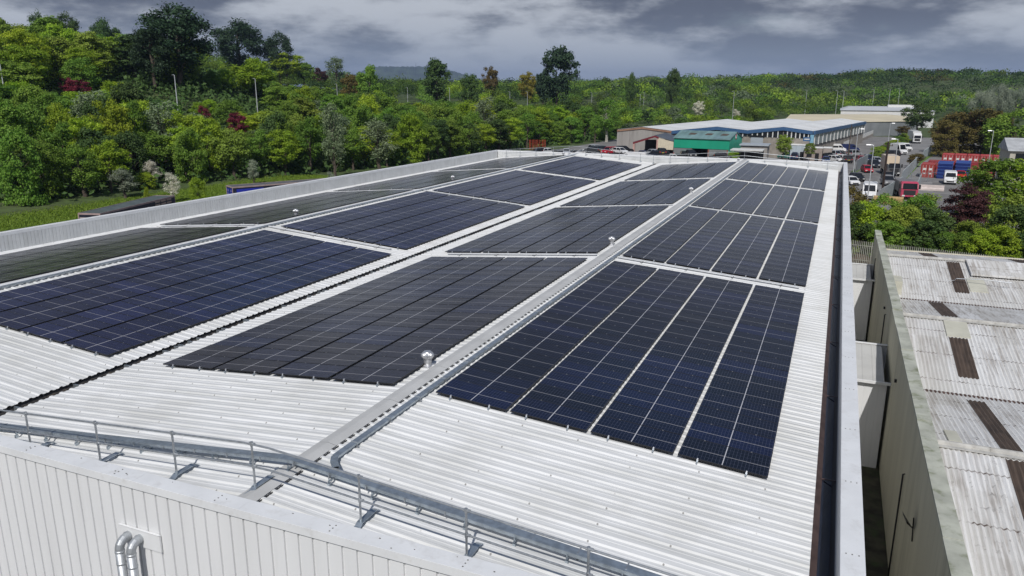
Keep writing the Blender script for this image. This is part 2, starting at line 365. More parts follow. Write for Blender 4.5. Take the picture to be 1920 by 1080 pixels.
# box gutters behind the side parapets
mb = MB(); mb.closed = False
def yq(mb, xa, za, xb, zb): mb.add([(xa, YF+.42, za), (xb, YF+.42, zb), (xb, YB-.5, zb), (xa, YB-.5, za)], [(0, 1, 2, 3)])
ez = roofz(EAVR); yq(mb, EAVR-.06, ez-.02, EAVR-.02, ez-.10); yq(mb, EAVR-.02, ez-.10, EAVR+.15, ez-.20); mb.k = 1; yq(mb, EAVR+.15, ez-.20, PIR-.1, ez-.26); mb.k = 2; yq(mb, PIR-.1, ez-.26, PIR, ez-.18)
mb.build('eaves_gutter', [M_gutbrown, M_gutwet, M_black], bld)
mb = MB(); y = YF+2.6
while y < YB-1: mb.box(EAVR-.01, y, ez-.19, PIR-.01, y+.035, ez-.165); y += 6.1
mb.build('gutter_joint', M_gutbrown, bld)
mb = MB(); mb.closed = False; ez2 = roofz(EAVL); yq(mb, EAVL+.05, ez2-.02, EAVL, ez2-.12); yq(mb, EAVL, ez2-.12, PIL, ez2-.14); mb.build('eaves_gutter', M_cop, bld)
# eaves fringe of dirt where sheets end over the right gutter
mb = MB(); mb.closed = False
mb.strip(RPROF, lambda t, h: (EAVR+.002, t, roofz(EAVR)+h-.001), lambda t, h: (EAVR+.004, t, roofz(EAVR)+h-.05)); mb.build('sheet_edge', M_gutter, bld)
mb = MB(); mb.box(POL+.1, YF+.12, 5.6, POR-.1, YB-.2, 6.2); mb.build('roof_void', M_black, bld)
# ------------------------------------------------------------------ solar strips
PW, PH, PT, GAP, PGAP = 2.278, 1.134, .035, .122, .02
PPIT = PH+PGAP
YBLK = {'A': 18.451, 'B': 39.651, 'C': 60.308, 'D': 81.371}
TA = .08
def panel_mesh():
    mb = MB(); a, b = PW/2, PH/2
    mb.k = 0
    mb.box(-a, -b, -PT, a, b, -.003)
    mb.k = 1; mb.add([(-a+.011, -b+.011, .0), (a-.011, -b+.011, 0), (a-.011, b-.011, 0), (-a+.011, b-.011, 0)], [(0, 1, 2, 3)])
    mb.k = 0
    for x0, y0, x1, y1 in ((-a, -b, a, -b+.011), (-a, b-.011, a, b), (-a, -b+.011, -a+.011, b-.011), (a-.011, -b+.011, a, b-.011)): mb.box(x0, y0, -.003, x1, y1, .001)
    mb.k = 2
    for x in (-.62, .62): mb.box(x-.018, b-.008, .0012, x+.018, b+PGAP+.008, .011)
    return mb
pans = {}
for k_ in M_pans: pans[k_] = panel_mesh().build('solar_panel', [M_black, M_pans[k_], M_clamp]); COL.objects.unlink(pans[k_])
clamp_mb = MB(); clamp_mb.box(-.03, -.05, -.11, .03, .012, -.085); clamp_mb.box(-.022, -.045, -.085, .022, -.03, .004); clamp_mb.box(-.022, -.05, .004, .022, .012, .012); clamp_mb.box(-.012, -.035, .012, .012, -.01, .034)
clamp0 = clamp_mb.build('end_clamp', M_alu); COL.objects.unlink(clamp0)
rl = MB(); rl.box(-.02, -.12, -.085, .02, 17*PPIT+.10, -.036); rail0 = rl.build('mounting_rail', M_galv); COL.objects.unlink(rail0)
SL = {'s1': (R1+.892, -TA, 'rightmost slope'), 's2': (R1-HS+1.767, TA, 'slope right of valley'),
      's3': (R2+1.387, -TA, 'slope left of valley'), 's4': (R2-HS+2.386, TA, 'leftmost slope')}
BN = {'A': 'nearest block', 'B': 'second block back', 'C': 'third block back', 'D': 'farthest block'}
SN = {'s1': ('beside the ridge', 'second from the ridge', 'third from the ridge', 'nearest the dark gutter'),
      's2': ('nearest the valley', 'second from the valley', 'third from the valley', 'nearest the ridge vents'),
      's3': ('beside the far ridge', 'second from the far ridge', 'third from the far ridge', 'nearest the valley'),
      's4': ('beside the left parapet', 'second from the left parapet', 'third from the left parapet', 'nearest the far ridge')}
tone = {'s1': 'Navy', 's2': 'Charcoal', 's3': 'Deep blue', 's4': 'Black'}
prr = random.Random(21)
for s, (x0, ang, sn) in SL.items():
    for bk, y0 in YBLK.items():
        for c in range(4):
            dist = c*(PW+GAP)+PW/2; xc = x0+dist*math.cos(TA); zc = roofz(xc)+.14
            t = thing('solar_array', '%s solar strip %s, %s, %s' % (tone[s], SN[s][c], BN[bk], sn), 'solar array', (xc, y0, zc), 0, 'solar arrays on the white roof')
            t.rotation_euler = (0, -ang, 0)
            for k in range(17):
                p = pans[s].copy(); COL.objects.link(p); p.parent = t
                p.location = (0, PH/2+k*PPIT, 0); p.rotation_euler = (R(prr.gauss(0, .22)), R(prr.gauss(0, .12)), 0)
            for x in (-.62, .62):
                q = rail0.copy(); COL.objects.link(q); q.parent = t; q.location = (x, 0, 0)
                q = clamp0.copy(); COL.objects.link(q); q.parent = t; q.location = (x, 0, 0)
# ------------------------------------------------------------------ cable trays
def tray(mb, pts, w=.26, h=.11, off=.0):
    """open channel along pts (centre of the floor)"""
    for a, b in zip(pts, pts[1:]):
        a, b = Vector(a), Vector(b); d = (b-a); d.z = 0; d.normalize(); n = Vector((d.y, -d.x, 0))*w/2
        mb.bar(a, b, w, .006); mb.bar(a+n+Vector((0, 0, h/2)), b+n+Vector((0, 0, h/2)), .006, h); mb.bar(a-n+Vector((0, 0, h/2)), b-n+Vector((0, 0, h/2)), .006, h)
        mb.bar(a+Vector((0, 0, h+.004)), b+Vector((0, 0, h+.004)), w+.03, .006)
YT = 13.05
front = thing('cable_tray', 'wide galvanised cable tray running behind the front guard rail', 'cable tray')
mb = MB(); x = -46
tray(mb, [(-46, YT-.75, roofz(-46)+.16), (R2, YT-.6, roofz(R2)+.20), (VX, YT-.45, roofz(VX)+.16), (R1-.3, YT, roofz(R1-.3)+.19), (R1+.1, YT, roofz(R1)+.19), (.1, YT-.15, roofz(.1)+.16)], .20, .085)
mb.build('tray_body', M_galv, front)
xs = [i*1.15-45.6 for i in range(40)]
for x in xs:
    mb = MB()
    yy = YT-.07 if x > R1 else YT-.45*(R1-x)/(R1-VX) if x > VX else YT-.5
    z = roofz(x)
    for q in (-.15, .15): mb.box(x-.03, yy+q-.04, z+.005, x+.03, yy+q+.04, z+.09); mb.box(x-.012, yy+q-.012, z+.09, x+.012, yy+q+.012, z+.2)
    mb.box(x-.02, yy-.17, z+.11, x+.02, yy+.17, z+.14); mb.build('tray_bracket', M_galv, front)
x = -45
while x < 0:                                             # lid joints
    mb = MB()
    yy = YT-.05 if x > R1 else YT-.45*(R1-x)/(R1-VX) if x > VX else YT-.5
    mb.box(x-.012, yy-.118, roofz(x)+.16, x+.012, yy+.118, roofz(x)+.27); x += 1.0; mb.build('tray_joint', M_galvl, front)
for rx, off, nm, y0, lab in ((R1, .62, 'tray', 13.85, 'narrow galvanised cable tray along the ridge between vents and gutter slope'), (R2, .62, 'tray', 12.7, 'narrow pale cable tray along the far ridge left of the valley')):
    tr = thing('cable_tray', lab, 'cable tray')
    mb = MB(); xx = rx+off; zz = roofz(xx)+.075
    pts = [(xx, y0, zz), (xx, 103.4, zz)]
    if rx == R1: pts = [(xx+.46, YT+.19, roofz(xx)+.17), (xx+.18, 13.55, zz+.03), (xx, y0, zz), (xx, 103.4, zz)]
    tray(mb, pts, .15, .06); mb.build('tray_body', M_galv, tr)
    mb = MB(); mb.box(-.13, -.02, -.04, .13, .02, -.008); mb.box(-.092, -.008, 0, .092, .008, .09); o = mb.build('tray_bracket', M_galvl, tr, (xx, y0+.8, zz)); y = y0+2.4
    while y < 103: dup(o, (xx, y, zz)); y += 1.6
crosses = [('A', 'B', 'between nearest and second blocks'), ('B', 'C', 'between second and third blocks'), ('C', 'D', 'between third and farthest blocks')]
for rx, rn in ((R1, 'front ridge'), (R2, 'far ridge')):
    for a, b, ln in crosses:
        yc = YBLK[b]-.42
        for sg, lg, sd in ((1, 9.3, 'right'), (-1, 9.2 if rx == R1 else 8.4, 'left')):
            tr = thing('conduit_tray', 'thin pale cross tray %s of the %s, %s' % (sd, rn, ln), 'cable tray', group='cross trays between panel blocks')
            mb = MB(); xa = rx+sg*(.75 if sg > 0 else .42); xb = xa+sg*lg
            tray(mb, [(xa, yc, roofz(xa)+.07), (xb, yc, roofz(xb)+.07)], .10, .05); mb.build('tray_body', M_cop, tr)
            mb = MB()
            for k in range(4):
                x = xa+sg*(1.3+k*2.35); z = roofz(x)+.05
                mb.tube([(x, yc+.36, z+.08), (x-.05, yc+.2, z), (x+.12, yc+.02, z+.06), (x+.1, yc-.25, z-.01), (x+.05, yc-.5, z+.06)], .012, 5)
            mb.build('panel_cable', M_black, tr)
# ------------------------------------------------------------------ turbine vents
def vent(x, y, label):
    t = thing('turbine_vent', label, 'roof vent', (x, y, roofz(x)), 0, 'turbine vents along the ridges')
    mb = MB(); mb.box(-.30, -.27, .0, .22, .27, .07); mb.box(-.24, -.21, .07, .18, .21, .10, .03, .03); mb.lathe([(.17, .08), (.165, .12), (.165, .30), (.19, .31), (.19, .335)], 18); mb.build('vent_base', M_alu, t)
    mb = MB(); n = 22
    mb.lathe([(.17, .335), (.205, .36), (.245, .42), (.262, .48), (.25, .54), (.205, .60), (.15, .63)], 2*n, wave=[0, .02, .05, .055, .05, .03, 0]); mb.build('vent_turbine', M_alu, t)
    mb = MB(); mb.lathe([(.175, .618), (.16, .642), (.10, .655), (.03, .66)], 20); mb.build('vent_cap', M_alu, t)
    t.scale = (.78, .78, .80)
    return t
VN = ('nearest to the camera', 'second nearest', 'third nearest', 'farthest off')
for i, y in enumerate((20.5, 42.5, 68.3, 102.3)): vent(R1-.52, y, 'bright metal turbine vent on the front ridge, '+VN[i])
for i, y in enumerate((43.6, 68.0, 101.6)): vent(R2-.5, y, 'bright metal turbine vent on the far ridge, '+('nearest to the camera', 'middle of three', 'farthest off')[i])
# ------------------------------------------------------------------ guard rails
def guard_rail(Y, xs, lab, r=.024, mesh=False, x_end=(-45.5, .2), first=1.15, feet=True):
    g = thing('guard_rail', lab, 'guard rail')
    rz = lambda x: roofz(x)+first
    kn = [x_end[0], R2-.35, R2+.35, VX-.02, VX+.02, R1-.35, R1+.35, x_end[1]]
    def rail(dz): 
        mb = MB(); mb.tube([(x, Y, rz(x)+dz) for x in kn], r, 8); return mb
    rail(0).build('top_rail', M_galvl, g); rail(-.54).build('mid_rail', M_galvl, g)
    for x in xs:
        z = roofz(x); mb = MB(); mb.tube([(x, Y, z+.06), (x, Y, rz(x)+.03)], r*1.05, 10)
        for dz in (0, -.54): mb.tube([(x, Y, rz(x)+dz-.05), (x, Y, rz(x)+dz+.045)], r*1.45, 10)
        mb.tube([(x-.06, Y, rz(x)), (x+.09, Y, rz(x))], r*1.4, 8); mb.tube([(x-.02, Y, rz(x)-.54), (x+.09, Y, rz(x)-.54)], r*1.4, 8)
        p = mb.build('post', M_galvl, g)
        if feet:
            mb = MB(); mb.bar((x-.0, Y-.32, z+.045), (x, Y-.12, z+.05), .15, .012); mb.bar((x, Y-.12, z+.05), (x, Y-.04, z+.105), .15, .012); mb.bar((x, Y-.04, z+.105), (x, Y+.5, z+.11), .15, .012)
            mb.bar((x, Y+.5, z+.11), (x, Y+.62, z+.055), .15, .012); mb.tube([(x, Y, z+.10), (x, Y, z+.17)], r*1.5, 8); mb.build('base_plate', M_galv, p)
    return g
guard_rail(11.9, [-44.4, -41.6, -38.9, -36.2, -33, -30, -27, -24.1, -21.4, -18.74, -16.17, -13.62, -11.26, -8.47, -5.99, -3.48, -1.0], 'galvanised tube guard rail along the near front edge of the roof')
guard_rail(104.6, [-45.2, -43.0, -40.5, -37.8, -35.4, -32.9, -30.6, -28.0, -25.0, -23.2, -20.9, -18.5, -15.9, -13.4, -11.2, -8.6, -5.9, -3.3, -1.0], 'thin galvanised guard rail along the far edge of the roof', .026)
# ------------------------------------------------------------------ flue pipes on the front wall
mb = MB(); mb.box(-14.62, YF-.012, 6.22, -13.35, YF+.03, 6.66); mb.box(-14.62, YF-.03, 6.655, -13.35, YF+.0, 6.672); mb.build('flue_plate', M_white, bld)
M_flue = pm('flue_steel', (.46, .48, .50), .48, .65, var=.12, scale=5)
for x, l in ((-14.33, 'galvanised flue pipe leaving the front wall, left one of the pair'), (-13.97, 'galvanised flue pipe leaving the front wall, right one of the pair')):
    f = thing('flue_pipe', l, 'flue pipe', (x, YF, 6.45), 0, 'flue pipes on the front wall')
    mb = MB(); pts = [(0, .02, 0), (0, -.05, 0)]+[(0, -.08-.22*math.sin(a), -.22+.22*math.cos(a)) for a in (0, .35, .7, 1.05, 1.4, PI/2)]
    mb.tube(pts, .105, 18, cap=False); mb.closed = True; mb.build('flue_elbow', M_flue, f, smooth=False)
    mb = MB(); mb.tube([(0, -.30, -.22), (0, -.30, -6.35)], .105, 18)
    mb.build('flue_riser', M_flue, f, smooth=True)
    mb = MB()
    for z in (-.24, -.55, -1.5, -2.45, -3.4): mb.tube([(0, -.30, z), (0, -.30, z-.035)], .112, 18)
    mb.tube([(0, -.06, 0), (0, -.09, 0)], .113, 18); mb.build('flue_collar', M_flue, f)
# ================================================================== ground
def sm(v, a, b):
    t = min(1, max(0, (v-a)/(b-a))); return t*t*(3-2*t)
WB = [(-106, -400), (-104, 67), (-101, 108), (-95, 126), (-87, 150), (-84, 180), (-83, 212), (-78, 240), (-68, 296), (-30, 316), (-27, 430), (40, 520), (120, 520), (130, 300), (600, 250)]
def wood_s(x, y):
    """metres outside the flat works estate"""
    best = 1e9; 
    for (ax, ay_), (bx, by) in zip(WB, WB[1:]):
        dx, dy = bx-ax, by-ay_; t = max(0, min(1, ((x-ax)*dx+(y-ay_)*dy)/(dx*dx+dy*dy))); best = min(best, math.hypot(x-ax-dx*t, y-ay_-dy*t))
    inside = False; poly = WB+[(600, -400)]
    for i in range(len(poly)):
        (x1, y1), (x2, y2) = poly[i], poly[i-1]
        if (y1 > y) != (y2 > y) and x < (x2-x1)*(y-y1)/(y2-y1)+x1: inside = not inside
    return -best if inside else best
def gh(x, y):
    s = wood_s(x, y)
    if s <= 0: return 0.0
    az = math.degrees(math.atan2(x, y)); d = math.hypot(x, y)
    lf = sm(az, -30, -46)
    n = math.sin(x*.021+1)*math.cos(y*.017)*1.2*sm(s, 10, 80)
    return lf*(20*sm(s, 0, 95)+4*sm(s, 60, 300)) + (1-lf)*(11.5*sm(s, 8, 230)+6*sm(d, 700, 1500)) + n + 22*math.exp(-((x-120)/300)**2-((y-920)/230)**2)
def terrain():
    xs = sorted(set([-9000, -6000, -3500, -2200, -1500, -1000, -760]+list(range(-600, 620, 20))+[700, 900, 1200, 1800, 2600, 4000, 6500, 9500]))
    ys = sorted(set([-3000, -1200, -500, -250]+list(range(-120, 720, 20))+[780, 860, 960, 1100, 1300, 1600, 2000, 2600, 3500, 5000, 7500, 11000]))
    mb = MB(); vs = [(x, y, gh(x, y)-.012) for y in ys for x in xs]; n = len(xs)
    mb.add(vs, [(j*n+i, j*n+i+1, (j+1)*n+i+1, (j+1)*n+i) for j in range(len(ys)-1) for i in range(n-1)]); mb.closed = False
    g = pm('grass_ground', (.055, .085, .020), .95, var=.35, scale=.5, dirt=(.09, .085, .045), dirt_amt=.6, dirt_scale=.06)
    return kind(mb.build('ground', g, smooth=True), 'structure')
terrain()
def plate(name, pts, z, mat):
    mb = MB(); mb.add([(p[0], p[1], z) for p in pts], [tuple(range(len(pts)))]); mb.closed = False
    return kind(mb.build(name, mat), 'structure')
g2 = lambda x, y: tuple(gp(x, y)[:2])
plate('yard', [(-79, -60), (1.2, -60), (1.2, 84), (-6, 107), (60, 107), (60, 290), (38, 330), (-70, 330), (-76, 215), (-83, 205)], .004, M_tarmac)
plate('road', [(3.3, 104), (10.8, 104), (16, 150), (21, 215), (33, 330), (24.5, 330), (13, 222), (7.3, 160)], .008, M_road)
plate('side_lane', [(1.2, 63), (30, 63), (30, 82), (-6, 82), (-6, 107), (1.2, 82)], .010, M_road)
plate('earth_bank', [(1.3, 81.5), (40, 76.5), (40, 108), (1.3, 108)], .016, pm('brown_earth', (.11, .075, .05), .95, var=.4, scale=.9))
plate('gap_floor', [(1.2, -20), (3.15, -20), (3.15, 62), (1.2, 62)], .020, pm('weedy_ground', (.045, .042, .028), .95, var=.5, scale=1.5, dirt=(.04, .07, .02), dirt_amt=.7, dirt_scale=1.2))
M_grass = pm('verge_grass', (.10, .17, .028), .95, var=.4, scale=1.5, dirt=(.13, .14, .05), dirt_amt=.6, dirt_scale=.4)
plate('verge', [g2(1648, 378), g2(1672, 360), g2(1700, 330), g2(1716, 312), g2(1742, 282), g2(1760, 284), g2(1728, 306), g2(1690, 345), g2(1664, 384)], .020, M_grass)
plate('verge', [g2(1595, 322), g2(1604, 325), g2(1628, 308), g2(1622, 306)], .020, M_grass)
plate('verge', [g2(1634, 296), g2(1650, 291), g2(1712, 258), g2(1703, 256), g2(1680, 268)], .020, M_grass)
plate('verge', [(-106, -60), (-80, -60), (-80, 150), (-86, 150), (-95, 126), (-103, 104)], .012, M_grass)
rg = random.Random(4)
def grass_mass(name, pts_fn, n, h, label):
    v = []; f = []
    for i in range(n):
        x, y = pts_fn(); a = rg.uniform(0, PI); s = h*rg.uniform(.5, 1.2); w = s*.5; b = len(v); z = max(0, gh(x, y))
        lx, ly = rg.gauss(0, s*.4), rg.gauss(0, s*.4)
        v += [(x-w*math.cos(a), y-w*math.sin(a), z-.02), (x+w*math.cos(a), y+w*math.sin(a), z-.02), (x+lx+w*.3, y+ly, z+s), (x+lx-w*.3, y+ly, z+s)]; f.append((b, b+1, b+2, b+3))
    mb = MB(); mb.v = v; mb.f = f; mb.m = [0]*len(f); mb.closed = False
    o = mb.build(name, leaf_mat(name+'_blades', (.12, .20, .02), (.22, .31, .045), .3, .0))
    o['kind'] = 'stuff'; return tag(o, label, 'grass')
def verge_pt():
    t = rg.random(); return (-106+rg.random()*21, 40+t*85)
grass_mass('meadow_grass', verge_pt, 60000, .26, 'long green grass on the bank behind the parked trailers')
# ================================================================== the old asbestos-roofed building on the right
ob = thing('old_factory', 'old factory with stained corrugated cement roofs and grey green side wall', 'building')
M_render = pm('grey_green_render', (.52, .495, .38), .85, var=.10, scale=.5, stretch=(1, 1, .15), dirt=(.26, .25, .18), dirt_amt=.6, dirt_scale=.8, dirt_stretch=(1, 1, .1))
M_capm = pm('mossy_coping', (.40, .41, .35), .9, var=.2, scale=1.2, dirt=(.13, .15, .07), dirt_amt=.75, dirt_scale=2.2, bump=.3)
def asb_mat():
    m = bpy.data.materials.new('cement_sheet'); m.use_nodes = True; t = m.node_tree; b = t.nodes['Principled BSDF']
    tc = N(t, 'ShaderNodeTexCoord'); sep = N(t, 'ShaderNodeSeparateXYZ'); L(t, tc.outputs['Object'], sep.inputs[0]); x, y, z = sep.outputs
    wob = mth(t, 'MULTIPLY', mth(t, 'SUBTRACT', noise(t, tc.outputs['Object'], 1.1, 3), .5), .10)
    def fl(v, p): return mth(t, 'FLOOR', mth(t, 'DIVIDE', v, p))
    cb = N(t, 'ShaderNodeCombineXYZ'); L(t, fl(mth(t, 'ADD', x, wob), 1.02), cb.inputs[0]); L(t, fl(y, 7.4475), cb.inputs[1])
    wn = N(t, 'ShaderNodeTexWhiteNoise', noise_dimensions='2D'); L(t, cb.outputs[0], wn.inputs[0]); r = wn.outputs[0]
    cb2 = N(t, 'ShaderNodeCombineXYZ'); L(t, fl(x, 1.02), cb2.inputs[0]); L(t, fl(y, 2.45), cb2.inputs[1])
    w2 = N(t, 'ShaderNodeTexWhiteNoise', noise_dimensions='2D'); L(t, cb2.outputs[0], w2.inputs[0]); r2 = w2.outputs[0]
    mp = N(t, 'ShaderNodeMapping'); mp.inputs['Scale'].default_value = (4.5, .22, 1); L(t, tc.outputs['Object'], mp.inputs[0])
    st = noise(t, mp.outputs[0], 1.7, 9, .68); sp = noise(t, tc.outputs['Object'], 4.2, 7, .72); bg = noise(t, tc.outputs['Object'], .20, 4, .55)
    dirty = sstep(t, bg, .40, .64)
    c = mixc(t, mth(t, 'ADD', mth(t, 'MULTIPLY', r, .7), mth(t, 'MULTIPLY', r2, .3)), (.56, .55, .525), (.73, .73, .725))
    c = mixc(t, mth(t, 'MULTIPLY', sstep(t, st, .44, .66), mth(t, 'ADD', .20, mth(t, 'MULTIPLY', dirty, .42))), c, (.215, .175, .135))
    c = mixc(t, mth(t, 'MULTIPLY', sstep(t, sp, .57, .70), mth(t, 'ADD', .22, mth(t, 'MULTIPLY', dirty, .6))), c, (.075, .062, .055))
    lapn = mth(t, 'ADD', y, mth(t, 'MULTIPLY', wob, .3))
    lap = mth(t, 'LESS_THAN', mth(t, 'ABSOLUTE', mth(t, 'SUBTRACT', mth(t, 'FLOORED_MODULO', lapn, 2.45), 1.2)), .03)
    c = mixc(t, mth(t, 'MULTIPLY', lap, sstep(t, sp, .38, .6)), c, (.13, .10, .085))
    L(t, c, b.inputs['Base Color']); b.inputs['Roughness'].default_value = .85; b.inputs['Specular IOR Level'].default_value = .2
    return m
M_asb = asb_mat()
M_dirtylight = pm('dirty_rooflight', (.085, .06, .045), .8, var=.3, scale=2, stretch=(4, .4, 1), dirt=(.04, .03, .025), dirt_amt=.6, dirt_scale=2)
M_patch = pm('cement_patch', (.50, .49, .41), .8, var=.08, scale=1.5)
OX0, OX1, WH = 3.17, 34, 6.5
prof2 = []
xx = OX0+.40; kk = 0
while xx < OX1: prof2.append((xx, .026*(1 if kk % 2 else -1))); xx += .073; kk += 1
knots = [(9.6, 6.2), (17.05, 5.2), (24.5, 6.2), (31.95, 5.2), (39.4, 6.2), (46.85, 5.2), (54.3, 6.2), (61.7, 5.2)]
for (ya, za), (yb, zb) in zip(knots, knots[1:]):
    mb = MB(); mb.closed = False; n = 3
    mb.strip(prof2, lambda t, h: (t, ya+.02, za+h), lambda t, h: (t, yb-.02, zb+h)); mb.build('roof_slope', M_asb, ob)
oz = lambda y: next(za+(zb-za)*(y-ya)/(yb-ya) for (ya, za), (yb, zb) in zip(knots, knots[1:]) if ya <= y <= yb)
for y, z in knots[::2]:
    mb = MB(); x = OX0+.38
    while x < OX1: mb.tube([(x, y, z+.03), (x+1.5, y, z+.03)], .10, 10); x += 1.49
    for sg in (-1, 1): mb.bar((OX0+.38, y+sg*.16, z+.018), (OX1, y+sg*.16, z+.018), .22, .025)
    mb.build('ridge_capping', pm('cement_ridge', (.46, .45, .42), .85, var=.15, scale=3, dirt=(.2, .18, .15), dirt_amt=.5, dirt_scale=4), ob)
for y, z in knots[1::2]:
    mb = MB()
    if y < 60: mb.box(OX0+.38, y-.13, z-.1, OX1, y+.13, z+.012); m_ = pm('rusty_gutter', (.085, .05, .04), .9, var=.4, scale=3)
    else: mb.box(OX0+.38, y-.02, z-.12, OX1, y+.24, z+.05); m_ = pm('cream_gutter', (.62, .57, .44), .6, var=.1)
    mb.build('roof_gutter', m_, ob)
for x0, x1, ya, yb in ((5.36, 6.30, 17.5, 24.2), (5.38, 6.02, 24.8, 31.2), (5.38, 6.14, 33.5, 37.35), (5.46, 6.22, 40.6, 46.5), (7.0, 7.75, 48.6, 53.9), (6.0, 6.9, 54.8, 60.8), (10.5, 11.6, 33, 38), (11.5, 12.8, 55, 61), (10.2, 11.4, 40, 46)):
    mb = MB(); mb.closed = False; e = .012
    mb.strip([(t, h) for t, h in prof2 if x0 <= t <= x1], lambda t, h: (t, ya, oz(ya)+h+e), lambda t, h: (t, yb, oz(yb)+h+e)); mb.build('rooflight', M_dirtylight, ob)
for x0, x1, ya, yb in ((5.34, 6.28, 37.45, 39.2), (4.03, 4.39, 24.9, 26.1), (7.8, 8.7, 48.95, 51.1), (12.3, 13.3, 34, 37)):
    mb = MB(); mb.add([(x0, ya, oz(ya)+.05), (x1, ya, oz(ya)+.05), (x1, yb, oz(yb)+.05), (x0, yb, oz(yb)+.05), (x0, ya, oz(ya)-.02), (x1, ya, oz(ya)-.02), (x1, yb, oz(yb)-.02), (x0, yb, oz(yb)-.02)], [(0, 1, 2, 3), (7, 6, 5, 4), (0, 4, 5, 1), (1, 5, 6, 2), (2, 6, 7, 3), (3, 7, 4, 0)])
    mb.build('roof_patch', M_patch, ob)
mb = MB()                                               # over-roofed bay near the far end
vs = [(x, y, oz(y)+.10+dz) for dz in (0, .12) for x, y in ((8.1, 51.4), (17, 51.4), (17, 54.1), (8.1, 54.1))]
mb.add(vs, [(0, 3, 2, 1), (4, 5, 6, 7), (0, 1, 5, 4), (1, 2, 6, 5), (2, 3, 7, 6), (3, 0, 4, 7)]); mb.build('roof_patch', M_asb, ob)
mb = MB(); mb.box(OX0+.46, 47.4, 5.2, OX0+1.0, 48.9, 6.05); mb.build('cement_hopper', M_patch, ob)
mb = MB(); mb.box(OX0, 6, -.05, OX0+.34, 62.1, WH); mb.box(OX0+.34, 61.75, -.05, OX1, 62.0, 5.1); mb.box(OX0+.34, 6.2, -.05, OX1, 6.5, 5.2); mb.box(OX1-.3, 6.5, -.05, OX1, 61.75, 5.15)
mb.build('rendered_wall', M_render, ob)
rr = random.Random(8); mb = MB(); y = 6
while y < 62:
    l = rr.uniform(2.2, 4.6); e = min(62.2, y+l); d = rr.uniform(-.03, .04); mb.box(OX0-.03, y, WH-.02+0*d, OX0+.40, e-.008, WH+.05+d); y += l
mb.build('wall_coping', M_capm, ob)
mb = MB()
for y, z0, z1 in ((26.4, 0, 4.1), (42.5, .6, 5.3), (56.5, .5, 5.5)): mb.tube([(OX0-.06, y, z0), (OX0-.06, y, z1), (OX0+.02, y, z1+.02)], .03, 8)
mb.build('drain_pipe', M_black, ob)
for y, z, s in ((33.0, 5.0, .12), (43.5, 5.35, .12)):
    mb = MB(); mb.box(OX0-.09, y-s/2, z, OX0+.005, y+s/2, z+s); mb.build('wall_box', M_black, ob)
pgn = thing('torn_sign', 'dark torn vent cowl sticking out of the grey green wall', 'vent cowl', (OX0-.02, 22.7, 4.15))
mb = MB(); mb.add([(-.0, 0, 0), (-.28, -.25, .30), (-.36, -.02, .36), (-.30, .16, .22), (-.12, .20, .05), (-.02, .05, .02), (-.24, -.22, .22), (-.32, .02, .26), (-.24, .14, .12), (-.08, .16, -.03)], [(0, 1, 2, 3, 4), (5, 9, 8, 7, 6), (0, 5, 6, 1), (1, 6, 7, 2), (2, 7, 8, 3), (3, 8, 9, 4), (4, 9, 5, 0)])
mb.build('cowl_hood', M_black, pgn); mb = MB(); mb.tube([(-.0, .0, -.25), (-.04, .0, .25)], .02, 6); mb.build('cowl_rod', M_black, pgn); pgn.scale = (1.0, 1.5, 1.5)
aer = thing('aerial_pole', 'thin pole lying across the old cement roof near its far end', 'pole', (7.2, 50.2, oz(50.2)+.25))
mb = MB(); mb.tube([(0, 0, 0), (1.4, -.25, .12), (2.7, -.5, .12)], .025, 6); mb.tube([(-.6, -.9, .0), (-.2, -.75, .05), (0, 0, .03)], .012, 5); mb.build('pole_tube', M_galvl, aer)
# ------------------------------------------------------------------ two link blocks in the gap
def link(y0, y1, z0, z1, label):
    t = thing('link_block', label, 'building', (0, 0, 0), 0, 'link blocks between the two buildings'); xa, xb = POR-.03, OX0-.005
    cl = clad('link_wall', ((xa, y0), (xb, y0), 0, z0-.02), wallprof(.30, .035, .012), M_white, t)
    clad('link_wall', ((xb, y1), (xa, y1), 0, z1-.02), wallprof(.30, .035, .012), M_white, t)
    mb = MB(); mb.closed = False; pr = []; u = 0
    while u < xb-xa:
        for a, h in ((0, 0), (.36, 0), (.37, .022), (.40, .022), (.41, 0)):
            if u+a <= xb-xa: pr.append((u+a, h))
        u += .42
    mb.strip(pr, lambda q, h: (xa+q, y0-.12, z0+h), lambda q, h: (xa+q, y1+.05, z1+h)); mb.build('link_roof', M_flash, t)
    mb = MB(); mb.box(xa, y0-.22, z0-.10, xb, y0-.11, z0+.01); mb.build('link_gutter', M_white, t)
    mb = MB(); mb.box(xa, y1-.1, z1+.02, xb, y1+.06, z1+.06); mb.build('link_flashing', M_white, t)
link(35.2, 39.2, 4.2, 4.62, 'low cream link block with ribbed roof in the gap, nearer one')
link(55.0, 58.0, 4.36, 4.7, 'low cream link block with ribbed roof in the gap, farther one')
